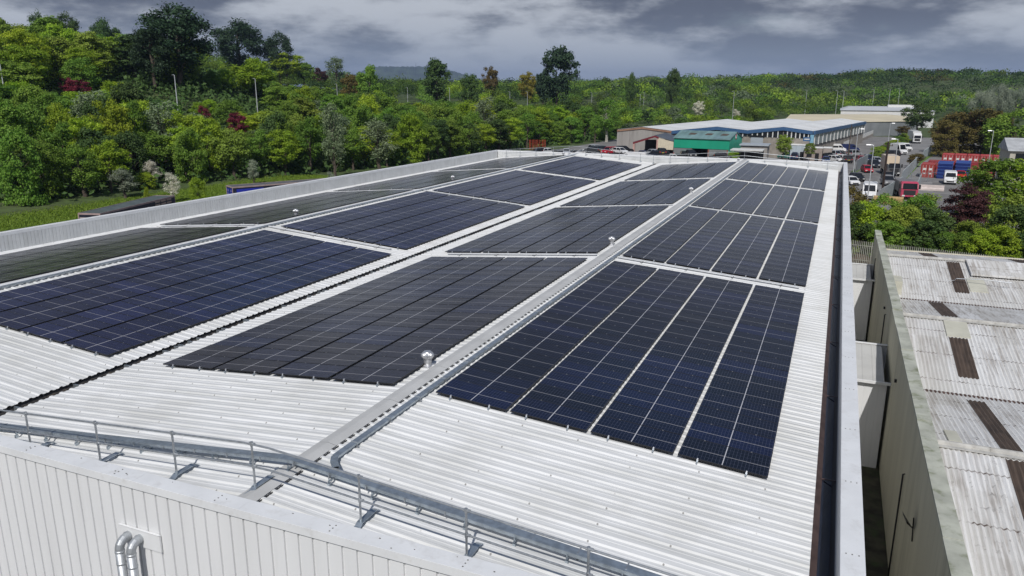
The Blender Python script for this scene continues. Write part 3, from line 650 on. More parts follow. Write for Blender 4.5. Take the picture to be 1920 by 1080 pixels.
# ------------------------------------------------------------------ palisade fences
M_pal = pm('palisade_steel', (.36, .40, .42), .5, .5, var=.15, scale=2)
M_palo = pm('weathered_palisade', (.30, .30, .26), .8, var=.25, scale=2)
def palisade(a, b, h, label, mat, pitch=.16, group='palisade fences', w=.07):
    a, b = Vector((*a[:2], 0)), Vector((*b[:2], 0)); d = (b-a); Ln = d.length; d.normalize(); n = Vector((d.y, -d.x, 0))
    t = thing('palisade_fence', label, 'fence', a, math.atan2(d.y, d.x), group)
    mb = MB(); k = 0
    while k*pitch < Ln:
        x = k*pitch; mb.add([(x-w/2, 0, .05), (x+w/2, 0, .05), (x+w/2, 0, h-.08), (x, 0, h), (x-w/2, 0, h-.08), (x-w/2, .012, .05), (x+w/2, .012, .05), (x+w/2, .012, h-.08), (x, .012, h), (x-w/2, .012, h-.08)], [(0, 1, 2, 3, 4), (9, 8, 7, 6, 5), (0, 5, 6, 1), (1, 6, 7, 2), (2, 7, 8, 3), (3, 8, 9, 4), (4, 9, 5, 0)]); k += 1
    mb.build('pale_row', mat, t)
    for z in (.45, h-.5): mb = MB(); mb.box(0, .014, z, Ln, .055, z+.05); mb.build('rail', mat, t)
    k = 0
    while k*2.75 <= Ln: mb = MB(); mb.box(k*2.75-.04, .056, 0, k*2.75+.04, .13, h-.1); mb.build('post', mat, t); k += 1
    return t
palisade((1.35, 81.3), (33, 73.6), 2.4, 'long grey palisade fence in front of the hedge behind the old factory', M_palo, .17)
palisade(gp(1690, 345), gp(1722, 309), 2.4, 'galvanised palisade fence beside the road left of the container yard', M_pal)
palisade(gp(1646, 386), gp(1690, 356), 2.4, 'galvanised palisade fence left of the red lorry cab', M_pal)
palisade(gp(1714, 376), gp(1725, 350), 2.4, 'short galvanised palisade fence right of the red lorry cab', M_pal)
palisade(gp(1691, 346), gp(1753, 340), 2.2, 'open mesh yard gate in front of the blue containers', M_pal, .5, w=.03)
palisade(gp(1604, 323), gp(1626, 309), 2.6, 'pale solid fence panels beside the parked red car', M_pal, .075, w=.075)
palisade(gp(1730, 300), gp(1746, 288), 2.4, 'galvanised palisade fence left of the rear red containers', M_pal)
# ------------------------------------------------------------------ lamp posts and poles
M_lampc = pm('lamp_column_paint', (.52, .54, .56), .5, .2)
def lamp(p, h, label, arm=.9, rz=0, r=.07, group='street lamps'):
    t = thing('street_lamp', label, 'street lamp', p, rz, group)
    mb = MB(); mb.tube([(0, 0, -.3), (0, 0, 1.2), (0, 0, h)], [r*1.3, r*1.2, r*.7], 8); mb.build('lamp_column', M_lampc, t)
    mb = MB(); mb.tube([(0, 0, h), (arm*.5, 0, h+.06), (arm, 0, h+.08)], r*.5, 6); mb.build('lamp_arm', M_galvl, t)
    mb = MB(); mb.box(arm-.15, -.16, h+.02, arm+.6, .16, h+.16, .06, .04); mb.build('lamp_head', M_alu, t); return t
pw = thing('utility_pole', 'dark wooden utility pole beside the white van', 'pole', gp(1652, 377))
mb = MB(); mb.tube([(0, 0, -.2), (0, 0, 4), (0, 0, 9.2)], [.19, .17, .13], 10); mb.build('pole_shaft', pm('creosoted_timber', (.035, .022, .018), .9, var=.3, scale=3), pw)
mb = MB(); mb.box(-.7, -.06, 8.5, .7, .06, 8.62); mb.tube([(-.6, 0, 8.62), (-.6, 0, 8.8)], .05, 6); mb.tube([(.6, 0, 8.62), (.6, 0, 8.8)], .05, 6); mb.build('cross_arm', M_bark, pw)
lamp(gp(1626, 377), 8.6, 'thin grey street lamp standing behind the white van', .5, PI)
lamp(gp(1673, 346), 8.2, 'pale street lamp beside the beige box truck', .5, PI)
lamp(gp(1600, 323), 9.0, 'grey street lamp at the corner of the pale fence panels', .6, 0)
lamp(gp(1851, 322), 8.6, 'grey street lamp beyond the rear red containers', .5, PI)
lamp(gp(1662, 292), 8.5, 'slim lamp post behind the parked black cars', .5, 0)
pw2 = thing('utility_pole', 'dark timber pole beside the dark blue van near the yard wall', 'pole', gp(1590, 297))
mb = MB(); mb.tube([(0, 0, -.2), (0, 0, 8.5)], [.17, .12], 8); mb.build('pole_shaft', M_bark, pw2)
# ================================================================== buildings beyond the roof
M_stone = pm('blockwork', (.30, .27, .235), .9, var=.15, scale=.8, dirt=(.20, .18, .16), dirt_amt=.5, dirt_scale=1.2)
M_pgrey = pm('pale_roof_sheet', (.50, .515, .53), .55, var=.08, scale=.15, stretch=(.3, 1, 1), dirt=(.42, .42, .42), dirt_amt=.5, dirt_scale=.12)
M_blue = pm('blue_fascia', (.045, .11, .23), .5, var=.1)
M_greyclad = pm('weathered_grey_cladding', (.33, .31, .29), .8, var=.12, scale=.6, stretch=(1, 1, .1), dirt=(.16, .14, .13), dirt_amt=.5, dirt_scale=1, dirt_stretch=(1, 1, .12))
M_brown = pm('brown_fascia', (.30, .17, .11), .7)
M_dkglass = pm('dark_glazing', (.015, .018, .022), .15)
M_panegrey = pm('pale_glazing', (.24, .27, .29), .3, var=.1, scale=.3)
M_frame = pm('white_frame', (.65, .65, .63), .6)
M_shut = pm('grey_blue_shutter', (.38, .42, .46), .5, stretch=(1, 1, 6), scale=3)
def project_px(p): v = p-Vector((0, 0, CZ)); return 960+CF*v.dot(CR)/v.dot(fwd)
wr = -math.atan2(.172, .985); WC = Vector((-6.0, 209.0, 0))
wh = thing('factory_unit', 'long pale roofed factory with blue fascia and strip windows behind the green shed', 'building', WC, wr)
wx = Vector((math.cos(wr), math.sin(wr), 0)); wy = Vector((-math.sin(wr), math.cos(wr), 0))
def fp(px, py, off=0):
    d = fwd + CR*((px-960)/CF) + CU*((540-py)/CF); o = Vector((0, 0, CZ))-WC-wy*off
    t = -o.dot(wy)/d.dot(wy); q = o+d*t; return (q.dot(wx), q.z)
K = [fp(*q) for q in ((1158, 243), (1205, 238), (1260, 245.2), (1345, 237.5), (1402, 244.3), (1470, 238), (1525, 246))]
LEN = 78
mb = MB(); mb.prism([(K[0][0], 0)]+[(x, z-.05) for x, z in K]+[(K[-1][0], 0)], 0, LEN); mb.build('wall', M_stone, wh)
mb = MB(); mb.prism([(K[0][0]-.05, 0), (K[0][0]-.05, K[0][1]-.1), (K[1][0], K[1][1]-.1), (K[2][0], K[2][1]-.1), (K[2][0], 0)], -.12, -.003); mb.build('grey_cladding', M_greyclad, wh)
for (xa, za), (xb, zb) in zip(K, K[1:]):
    mb = MB(); mb.closed = False; n = 24; pr = []
    for i in range(int(LEN/.5)): pr += [(i*.5, 0), (i*.5+.38, 0), (i*.5+.40, .05), (i*.5+.48, .05)]
    pr = [(t-.4, h) for t, h in pr]
    mb.strip(pr, lambda t, h: (xa, t, za+h+.03), lambda t, h: (xb, t, zb+h+.03)); mb.build('roof_slope', M_pgrey, wh)
def band(pts, top, bot, y0, y1, nm, mat):
    for (xa, za), (xb, zb) in zip(pts, pts[1:]):
        mb = MB(); mb.prism([(xa, za-top), (xb, zb-top), (xb, zb-bot), (xa, za-bot)], y0, y1); mb.build(nm, mat, wh)
band(K[:3], -.03, .55, -.32, -.125, 'fascia', M_brown); band(K[2:], -.03, .85, -.38, -.02, 'fascia', M_blue)
wb = fp(1470, 258)[1]
for (xa, za), (xb, zb) in zip(K[2:], K[3:]):
    mb = MB(); mb.prism([(xa+.1, wb), (xb-.1, wb), (xb-.1, zb-.9), (xa+.1, za-.9)], -.10, -.012); mb.build('strip_window', M_dkglass, wh)
    n = 7; mb = MB()
    for i in range(1, n):
        u = xa+(xb-xa)*i/n; zt = za+(zb-za)*i/n; mb.box(u-.13, -.17, wb-.1, u+.13, -.102, zt-.88)
    mb.build('window_mullion', M_frame, wh)
mb = MB(); a, b = fp(1408, 257), fp(1430, 272); mb.box(a[0], -.14, 0, b[0], -.013, a[1]); mb.build('shutter_door', M_shut, wh)
mb = MB(); mb.box(a[0]-.3, -.2, a[1]+.003, b[0]+.3, -.014, a[1]+.5); mb.build('shutter_box', M_black, wh)
ze = K[-1][1]
mb = MB(); mb.box(.012, -.38, ze-.80, .45, LEN, ze+.06); mb.build('fascia', M_blue, wh)
mb = MB(); mb.box(.012, .4, ze-3.4, .10, LEN-.3, ze-.83); mb.build('strip_window', M_panegrey, wh)
for i in range(16): mb = MB(); mb.box(.102, .6+i*5.1, ze-3.5, .26, 1.0+i*5.1, ze-.81); mb.build('pilaster', M_frame, wh)
mb = MB(); mb.box(-.7, -.3, ze-2.9, .14, -.115, ze-.9); mb.build('corner_panel', pm('pale_blue_panel', (.22, .42, .55), .5), wh)
# green shed
M_green = pm('green_cladding', (.012, .31, .185), .5, var=.08, scale=.4, stretch=(1, 1, .3))
M_groof = pm('green_slate_roof', (.13, .215, .215), .7, var=.3, scale=.5, stretch=(1, .15, 1), dirt=(.20, .30, .36), dirt_amt=.5, dirt_scale=.4)
GY0 = 200
A = ay(1264, 257, GY0); e = A.z; bot = ay(1264, 276.5, GY0).z; GD = 10.5; rdg = e+1.45; GW = 12.0
while project_px(A+Vector((math.cos(wr), math.sin(wr), 0))*GW) < 1368: GW += .05
gs = thing('green_shed', 'bright green metal workshop with blue grey roof and dark open doorway', 'building', (A.x, A.y, 0), wr)
GY = 0; gx0, gx1 = 0.0, GW
mb = MB(); mb.box(gx0, GY, bot, gx1, GY+.15, e-.2); mb.build('fascia_cladding', M_green, gs)
mb = MB(); poly = [(GY+.16, 0), (GY+GD, 0), (GY+GD, e-.2), (GY+GD/2, rdg-.2), (GY+.16, e-.2)]
mb.add([(gx1-.2, y, z) for y, z in poly]+[(gx1, y, z) for y, z in poly], [(0, 1, 2, 3, 4), (9, 8, 7, 6, 5)]+[(i, 5+i, 5+(i+1) % 5, (i+1) % 5) for i in range(5)]); mb.build('gable_wall', pm('green_gable_cladding', (.03, .33, .22), .55, var=.12, scale=1, dirt=(.20, .45, .36), dirt_amt=.6, dirt_scale=.7), gs)
mb = MB(); mb.box(gx0, GY+.4, 0, gx0+.2, GY+GD, e-.2); mb.box(gx0+.2, GY+GD-.2, 0, gx1-.2, GY+GD, e-.2); mb.build('back_wall', M_green, gs)
for s_ in (0, 1):
    ya, yb = (GY-.3, GY+GD/2) if s_ == 0 else (GY+GD+.3, GY+GD/2)
    mb = MB(); mb.add([(gx0-.2, ya, e-.25), (gx1+.2, ya, e-.25), (gx1+.2, yb, rdg), (gx0-.2, yb, rdg), (gx0-.2, ya, e-.12), (gx1+.2, ya, e-.12), (gx1+.2, yb, rdg+.13), (gx0-.2, yb, rdg+.13)], [(0, 3, 2, 1), (4, 5, 6, 7), (0, 1, 5, 4), (1, 2, 6, 5), (2, 3, 7, 6), (3, 0, 4, 7)]); mb.build('roof_slope', M_groof, gs)
for i, u in enumerate((.2, .5, .78)):
    x = gx0+(gx1-gx0)*u; f = lambda y: e-.12+(rdg+.13-e+.12)*(y-GY+.3)/(GD/2+.3)
    mb = MB(); mb.add([(x, GY+2.2, f(GY+2.2)+.03), (x+1.8, GY+2.2, f(GY+2.2)+.03), (x+2.1, GY+3.4, f(GY+3.4)+.03), (x+.3, GY+3.4, f(GY+3.4)+.03)], [(0, 1, 2, 3)]); mb.closed = False; mb.build('rooflight', M_dirtylight, gs)
mb = MB(); mb.box(gx0, GY+.1, 0, gx0+4.6, GY+.3, bot-.05); mb.box(gx0+9.4, GY+.1, 0, gx1-.6, GY+.3, bot-.05); mb.build('roller_door', pm('grey_roller_door', (.20, .21, .21), .6, stretch=(1, 1, 8), scale=3), gs)
mb = MB(); mb.box(gx0+4.6, GY+.05, 0, gx0+4.9, GY+.35, bot); mb.box(gx0+9.1, GY+.05, 0, gx0+9.4, GY+.35, bot); mb.box(gx1-.6, GY+.05, 0, gx1-.21, GY+.35, bot); mb.build('door_post', pm('red_brick_pier', (.25, .10, .07), .9), gs)
mb = MB(); mb.box(gx0+.2, GY+6, 0, gx1-.2, GY+6.2, bot); mb.build('inner_wall', M_black, gs)
mb = MB(); mb.tube([(gx1+.004, GY+GD/2-.1, e+.55), (gx1+.03, GY+GD/2-.1, e+.55)], .75, 20); mb.build('round_sign', pm('white_sign', (.75, .72, .72), .5), gs)
mb = MB(); mb.tube([(gx1+.031, GY+GD/2-.1, e+.65), (gx1+.045, GY+GD/2-.1, e+.65)], .38, 16); mb.box(gx1+.031, GY+GD/2-.7, e-.25, gx1+.045, GY+GD/2+.6, e-.05); mb.build('sign_emblem', pm('red_sign', (.45, .03, .05), .5), gs)
# canopy shed with the red gable, cream end and dark roof
rs = thing('open_shed', 'open fronted shed with dark red gable edge and cream end wall', 'building')
SY = 200; L_ = ay(1187, 267, SY); P_ = ay(1228, 254.5, SY); Q_ = ay(1263, 266, SY); rr_ = Q_.x+.0
M_red = pm('dark_red_trim', (.16, .018, .025), .5)
mb = MB(); mb.prism([(L_.x, L_.z-.45), (P_.x, P_.z-.4), (P_.x, P_.z+.05), (L_.x, L_.z+.05)], SY-.1, SY+.1); mb.prism([(P_.x+.004, P_.z-.4), (P_.x+1.0, P_.z-.8), (P_.x+1.0, P_.z-.3), (P_.x+.004, P_.z+.05)], SY-.1, SY+.1); mb.build('gable_trim', M_red, rs)
for a_, b_ in ((L_, P_), (P_, Q_)):
    mb = MB(); mb.prism([(a_.x-.1, a_.z), (b_.x+.1, b_.z), (b_.x+.1, b_.z+.12), (a_.x-.1, a_.z+.12)], SY+.11, SY+14); mb.build('roof_slope', pm('dark_slate_roof', (.085, .10, .125), .6, var=.15, scale=.7), rs)
mb = MB(); cx = ay(1233, 270, SY).x; mb.prism([(cx, 1.9), (Q_.x, 1.9), (Q_.x, Q_.z-.02), (cx, P_.z-.52)], SY-.05, SY+.1); mb.build('cream_end', pm('cream_boarding', (.60, .53, .40), .7, var=.08), rs)
mb = MB(); mb.box(L_.x, SY+13.8, 0, Q_.x, SY+14, L_.z); mb.box(Q_.x-.2, SY+.2, 0, Q_.x, SY+13.7, Q_.z-.1); mb.build('back_wall', M_black, rs)
mb = MB(); mb.box(L_.x, SY-.15, 0, L_.x+.5, SY+.3, L_.z-.4); mb.box(cx-.3, SY-.1, 0, cx+.1, SY+.3, P_.z-.9); mb.build('gate_pier', pm('pink_render', (.48, .30, .26), .8), rs)
# white canopy and low outbuilding right of the green shed
cn = thing('flat_canopy', 'white flat canopy on dark posts right of the green shed', 'canopy')
a_ = ay(1372, 277, 194); b_ = ay(1432, 282, 194)
mb = MB(); mb.box(a_.x, 191.5, b_.z-.1, b_.x, 197, b_.z+.15); mb.build('canopy_roof', M_frame, cn)
for x in (a_.x+.4, (a_.x+b_.x)/2, b_.x-.4): mb = MB(); mb.box(x-.1, 191.8, 0, x+.1, 192, b_.z-.11); mb.build('canopy_post', M_black, cn)
mb = MB(); mb.box(a_.x+.2, 196.7, 0, b_.x-.2, 196.9, b_.z-.11); mb.build('canopy_back', M_black, cn)
ou = thing('outbuilding', 'low grey flat roofed outbuilding behind the white canopy', 'building')
a_ = ay(1390, 270.5, 201); b_ = ay(1440, 272, 201)
mb = MB(); mb.box(a_.x, 200, 0, b_.x, 206, a_.z-.2); mb.build('wall', M_greyclad, ou); mb = MB(); mb.box(a_.x-.3, 199.6, a_.z-.2, b_.x+.3, 206.3, a_.z+.1); mb.build('flat_roof', M_shut, ou)
# cabins in front of the factory corner
def cabin(pa, pb, Y, d, h, mat, label, roof=M_frame, win=None):
    a_, b_ = ay(*pa, Y), ay(*pb, Y); t = thing('site_cabin', label, 'cabin', (a_.x, Y, 0), 0, 'cabins by the factory yard'); w = b_.x-a_.x
    mb = MB(); mb.box(0, 0, 0, w, d, h); mb.build('cabin_wall', mat, t); mb = MB(); mb.box(-.12, -.12, h+.003, w+.12, d+.12, h+.16, .1, .1); mb.build('cabin_roof', roof, t)
    mb = MB(); mb.box(w*.62, -.03, .05, w*.62+.9, -.004, 2.0); mb.build('cabin_door', M_black, t)
    mb = MB(); mb.box(w*.15, -.03, 1.0, w*.15+1.2, -.004, 1.9); mb.build('cabin_window', M_dkglass, t); return t
M_palebl = pm('pale_blue_cladding', (.42, .48, .52), .6, stretch=(1, 1, .2))
cabin((1482, 280), (1512, 280), 206, 5, 3.6, M_palebl, 'pale blue grey clad cabin below the factory windows')
cabin((1508, 282), (1542, 282), 203, 4, 3.2, pm('brownish_render', (.30, .25, .22), .85), 'brownish flat roofed cabin with a bush in front')
cabin((1544, 280), (1560, 280), 207, 4, 3.0, pm('buff_render', (.33, .29, .26), .85), 'small buff cabin left of the white minibus')
sg = thing('sign_board', 'small blue sign board on the factory corner', 'sign', ay(1513, 261, 207.5)); mb = MB(); mb.box(-.9, -.05, -.5, .9, .05, .5); mb.build('board', M_blue, sg); mb = MB(); mb.box(-.6, -.062, -.12, .6, -.052, .12); mb.build('lettering', M_frame, sg)
# long sheds and walls on the right of the factory
M_darkroof = pm('dark_felt_roof', (.065, .06, .058), .85, var=.3, scale=.4, dirt=(.18, .17, .16), dirt_amt=.5, dirt_scale=.5)
def slab_building(p, q, w, h, label, roof, wall, name='long_shed', rh=.35):
    p, q = Vector((*p[:2], 0)), Vector((*q[:2], 0)); d = q-p; Ln = d.length; t = thing(name, label, 'building', p, math.atan2(d.y, d.x))
    mb = MB(); mb.box(0, 0, 0, Ln, w, h); mb.build('wall', wall, t); mb = MB(); mb.prism([(0, 0), (0, 0)], 0, 0) if False else mb.box(-.3, -.3, h+.003, Ln+.3, w+.3, h+rh, .0, w*.35); mb.build('roof', roof, t)
    return t, Ln
t, Ln = slab_building(gp(1570, 274), gp(1636, 247), 9, 2.9, 'long low shed with dark felt roof beside the factory', M_darkroof, M_stone)
yw = thing('boundary_wall', 'white slatted boundary fence on a low stone wall beside the empty yard', 'fence')
p, q = gp(1582, 281), gp(1648, 250); d = (q-p); Ln = d.length; yw.location = p; yw.rotation_euler.z = math.atan2(d.y, d.x)
mb = MB(); mb.box(0, 0, 0, Ln, .35, 1.0); mb.build('stone_wall', M_stone, yw); mb = MB(); k = 0
while k*1.5 < Ln-1.5: mb.box(k*1.5+.05, .1, 1.003, k*1.5+1.35, .2, 2.3); k += 1
mb.build('slat_panel', M_frame, yw)
cw = thing('cream_roofed_unit', 'wide low unit with cream roof and long grey wall beyond the factory', 'building')
p, q = gp(1622, 246), gp(1712, 243); yy = 330
a_ = ay(1624, 238, yy); b_ = ay(1700, 233, yy+18); hz = ay(1640, 229, yy).z
mb = MB(); mb.add([(a_.x, yy, 0), (b_.x+4, yy+18, 0), (b_.x+4, yy+90, 0), (a_.x-30, yy+90, 0), (a_.x-30, yy, 0), (a_.x, yy, hz), (b_.x+4, yy+18, hz), (b_.x+4, yy+90, hz), (a_.x-30, yy+90, hz), (a_.x-30, yy, hz)], [(4, 3, 2, 1, 0), (5, 6, 7, 8, 9)]+[(i, (i+1) % 5, 5+(i+1) % 5, 5+i) for i in range(5)]); mb.build('wall', pm('mid_grey_wall', (.20, .215, .225), .7, var=.12, scale=.3), cw)
mb = MB(); mb.add([(x, y, hz+z) for z in (.005, .12) for x, y in ((a_.x, yy-.3), (b_.x+4.3, yy+17.7), (b_.x+4.3, yy+90.3), (a_.x-30.3, yy+90.3), (a_.x-30.3, yy-.3))]+[(a_.x-30, yy+35, hz+1.6), (b_.x-6, yy+58, hz+1.6)], [(4, 3, 2, 1, 0), (5, 6, 11, 10), (6, 7, 11), (7, 8, 10, 11), (8, 9, 10), (9, 5, 10)]+[(i, (i+1) % 5, 5+(i+1) % 5, 5+i) for i in range(5)]); mb.build('roof', pm('cream_roof', (.60, .53, .38), .7, var=.08, scale=.1), cw)
wu = thing('white_unit', 'big white distribution unit with grey roof beyond the conical tree', 'building')
yy = 425; a_ = ay(1576, 214, yy); zt = ay(1600, 207, yy).z; zb = ay(1576, 214, yy); x1 = ay(1752, 212, yy).x
mb = MB(); mb.box(a_.x, yy, 0, x1, yy+60, zt); mb.build('wall', pm('bright_white_cladding', (.68, .68, .67), .5, var=.04, scale=.2), wu)
mb = MB(); mb.box(a_.x-.5, yy-.5, zt+.004, x1+.5, yy+60, zt+1.4, 4, 12); mb.build('roof', M_pgrey, wu)
mb = MB(); rr = random.Random(2)
for i in range(22): x = a_.x+2+i*(x1-a_.x-22)/22; mb.box(x, yy-.2, zt-5.2, x+.9+rr.random(), yy-.005, zt-3.4)
mb.build('vent_grille', pm('brown_grille', (.26, .19, .13), .8), wu)
mb = MB(); mb.box(x1-11, yy-.2, zt-5.5, x1-6, yy-.006, zt-2.4); mb.build('window', M_panegrey, wu)
mb = MB(); mb.box(a_.x+22, yy+20, zt+1.2, a_.x+38, yy+26, zt+2.6); mb.build('plant_box', M_frame, wu)
# pale building at the right edge and its neighbours
hb = thing('pale_house', 'pale grey roofed building cut by the right edge of the picture', 'building')
yy = 148; a_ = ay(1895, 283, yy); e_ = a_.z; 
mb = MB(); mb.box(a_.x, yy, 0, a_.x+14, yy+9, e_); mb.build('wall', pm('cream_render', (.48, .45, .38), .8, var=.1), hb)
mb = MB(); mb.add([(a_.x-.4, yy-.4, e_+.004), (a_.x+14, yy-.4, e_+.004), (a_.x+14, yy+4.5, e_+1.9), (a_.x-.4, yy+4.5, e_+1.9), (a_.x-.4, yy+9.4, e_+.004), (a_.x+14, yy+9.4, e_+.004)], [(0, 1, 2, 3), (3, 2, 5, 4), (0, 3, 4), (1, 5, 2)]); mb.build('roof', pm('pale_slate', (.40, .41, .42), .7, var=.15, scale=1), hb)
for i in range(4): mb = MB(); mb.box(a_.x+.8+i*2.6, yy-.06, e_-1.7, a_.x+2.4+i*2.6, yy-.004, e_-.4); mb.build('window', M_dkglass, hb)
# pale roofs glimpsed in the wood
for (px, py, yy, w, lab) in ((742, 268, 165, 11, 'pale roofed house half hidden in the trees behind the left parapet'),):
    c = gp(px, py+16); t = thing('house', lab, 'house', (c.x, c.y, 0), .35)
    mb = MB(); mb.box(-w/2, -4, 0, w/2, 4, 3.0); mb.build('wall', M_stone, t)
    mb = MB(); mb.add([(-w/2-.4, -4.4, 3.0), (w/2+.4, -4.4, 3.0), (w/2+.4, 0, 5.4), (-w/2-.4, 0, 5.4), (-w/2-.4, 4.4, 3.0), (w/2+.4, 4.4, 3.0)], [(0, 1, 2, 3), (3, 2, 5, 4), (0, 3, 4), (1, 5, 2), (0, 4, 5, 1)]); mb.build('roof', pm('white_grey_roof', (.52, .52, .53), .7, var=.2, scale=1), t)
# ================================================================== vehicles
PAINT = {}
def paint(col):
    k = tuple(col)
    if k not in PAINT: PAINT[k] = pm('vehicle_paint', col, .3, 0, var=.05, scale=.7, spec=.6)
    return PAINT[k]
M_lamp = pm('headlight_lens', (.7, .7, .68), .15); M_tail = pm('tail_light', (.35, .01, .01), .3); M_rim = pm('wheel_rim', (.35, .35, .36), .35, .7); M_plast = pm('dark_trim', (.02, .02, .022), .6)
def wheel(x, y, r, t, w=.22):
    mb = MB(); s = 1 if y > 0 else -1
    mb.tube([(x, y-s*w, r), (x, y-s*.02, r), (x, y, r)], [r, r, r*.88], 16); o = mb.build('wheel', M_tyre, t)
    mb = MB(); mb.tube([(x, y+s*.001, r), (x, y+s*.012, r)], r*.62, 12); mb.build('rim', M_rim, o)
BODY = {  # lower profile, cabin (bottom pts, top pts), width, wheel x, wheel radius
 'hatch': ([(-2.0, .25), (-2.08, .6), (-1.98, .95), (.95, .93), (1.75, .80), (2.02, .62), (2.05, .28)], (-1.95, 1.05, .93, -1.55, .30, 1.47), 1.74, (-1.25, 1.3), .31),
 'suv': ([(-2.2, .3), (-2.25, .75), (-2.15, 1.08), (1.0, 1.06), (1.95, .98), (2.2, .78), (2.22, .32)], (-2.12, 1.12, 1.06, -1.75, .35, 1.74), 1.88, (-1.35, 1.4), .36),
 'pickup': ([(-2.6, .4), (-2.65, 1.05), (.9, 1.08), (2.2, 1.02), (2.5, .8), (2.52, .4)], (-.95, 1.15, 1.08, -.7, .45, 1.80), 1.86, (-1.6, 1.6), .38)}
def car(style, p, rz, col, label, group='cars in the yard and on the road', z=0.0, cat='car', nm='parked_car'):
    low, cab, w, wxs, r = BODY[style]; t = thing(nm, label, cat, (p[0], p[1], z), rz, group); h = w/2
    mb = MB(); mb.prism(low, -h, h); mb.build('body', paint(col), t, bevel=.07)
    xb0, xb1, zb, xt0, xt1, zt = cab; q = h-.06; u = h-.24
    mb = MB(); mb.add([(xb0, -q, zb-.01), (xb1, -q, zb-.01), (xb1, q, zb-.01), (xb0, q, zb-.01), (xt0, -u, zt-.04), (xt1, -u, zt-.04), (xt1, u, zt-.04), (xt0, u, zt-.04)], [(0, 3, 2, 1), (4, 5, 6, 7), (0, 1, 5, 4), (1, 2, 6, 5), (2, 3, 7, 6), (3, 0, 4, 7)]); mb.build('window', M_glass, t)
    mb = MB(); mb.box(xt0-.05, -u-.03, zt-.038, xt1+.05, u+.03, zt+.02, .06, .06)
    for s in (-1, 1):
        mb.bar((xb0+.02, s*(q-.01), zb), (xt0, s*(u+.0), zt-.02), .10, .05); mb.bar((xb1-.02, s*(q-.01), zb), (xt1, s*u, zt-.02), .07, .05); xm = (xb0+xb1)/2-.1; mb.bar((xm, s*(q+.005), zb), (xm*.9-.1, s*(u+.01), zt-.02), .09, .03)
    mb.build('roof', paint(col), t)
    for x in wxs:
        for s in (-1, 1): wheel(x, s*(h+.01), r, t)
    fx, fz = low[-2][0], low[-2][1]; bx, bz = low[1][0], low[1][1]+.1
    for s in (-1, 1):
        mb = MB(); mb.box(fx-.1, s*h*.62-.2, fz-.10, fx+.015, s*h*.62+.2, fz+.04); mb.build('headlight', M_lamp, t)
        mb = MB(); mb.box(bx-.012, s*h*.72-.14, bz, bx+.12, s*h*.72+.14, bz+.2); mb.build('tail_light', M_tail, t)
        mb = MB(); mb.box(xb1-.35, s*(h+.09)-.09, zb+.05, xb1-.2, s*(h+.09)+.09, zb+.2); mb.build('mirror', M_plast, t)
    mb = MB(); mb.box(fx-.03, -.5, .35, fx+.035, .5, .55); mb.build('grille', M_plast, t)
    mb = MB(); mb.box(bx-.025, -.26, bz-.12, bx+.02, .26, bz-.0); mb.build('number_plate', pm('yellow_plate', (.6, .45, .04), .5), t); return t
def van(p, rz, col, label, L_=5.4, hh=2.45, w=2.0, windows=False, group='vans in the yard and on the road', z=0.0):
    t = thing('parked_van', label, 'van', (p[0], p[1], z), rz, group); b = -L_/2; f = L_/2; h = w/2
    mb = MB(); mb.prism([(b, .32), (b-.03, 1.2), (b+.12, hh-.06), (b+.3, hh), (f-1.75, hh), (f-1.4, hh-.14), (f-.82, 1.32), (f-.2, 1.06), (f, .82), (f+.02, .34)], -h, h); mb.build('body', paint(col), t, bevel=.09)
    n = Vector((.58, 0, -(hh-.14-1.32))); mb = MB()
    for sgn in (0,):
        a_, b_ = Vector((f-1.37+.04, 0, hh-.24)), Vector((f-.84+.04, 0, 1.38)); o = Vector((.02, 0, .012))
        mb.add([(a_.x, -h*.74, a_.z), (a_.x, h*.74, a_.z), (b_.x, h*.86, b_.z), (b_.x, -h*.86, b_.z)]+[(a_.x+.03, -h*.74, a_.z+.02), (a_.x+.03, h*.74, a_.z+.02), (b_.x+.03, h*.86, b_.z+.02), (b_.x+.03, -h*.86, b_.z+.02)], [(0, 3, 2, 1), (4, 5, 6, 7), (0, 1, 5, 4), (1, 2, 6, 5), (2, 3, 7, 6), (3, 0, 4, 7)])
    mb.build('windscreen', M_glass, t)
    for s in (-1, 1):
        y = s*(h+.004); mb = MB(); mb.add([(f-2.0, y, 1.35), (f-.98, y, 1.35), (f-1.42, y, hh-.42), (f-2.0, y, hh-.42)], [(0, 1, 2, 3)]); mb.closed = False; mb.build('side_window', M_glass, t)
        if windows: mb = MB(); mb.closed = False; mb.add([(b+.3, y, 1.3), (f-2.15, y, 1.3), (f-2.15, y, hh-.5), (b+.3, y, hh-.5)], [(0, 1, 2, 3)]); mb.build('side_window', M_glass, t)
        mb = MB(); mb.box(f-1.15, s*(h+.14)-.12, 1.3, f-1.0, s*(h+.14)+.12, 1.65); mb.build('mirror', M_plast, t)
        mb = MB(); mb.box(f-.16, s*h*.68-.2, .78, f+.012, s*h*.68+.2, .98); mb.build('headlight', M_lamp, t)
        mb = MB(); mb.box(b-.05, s*h*.86-.1, .9, b+.02, s*h*.86+.1, 1.5); mb.build('tail_light', M_tail, t)
        for x in (b+1.05, f-.95): wheel(x, s*(h+.005), .36, t)
    mb = MB(); mb.box(f-.02, -.6, .5, f+.04, .6, .74); mb.build('grille', M_plast, t); return t
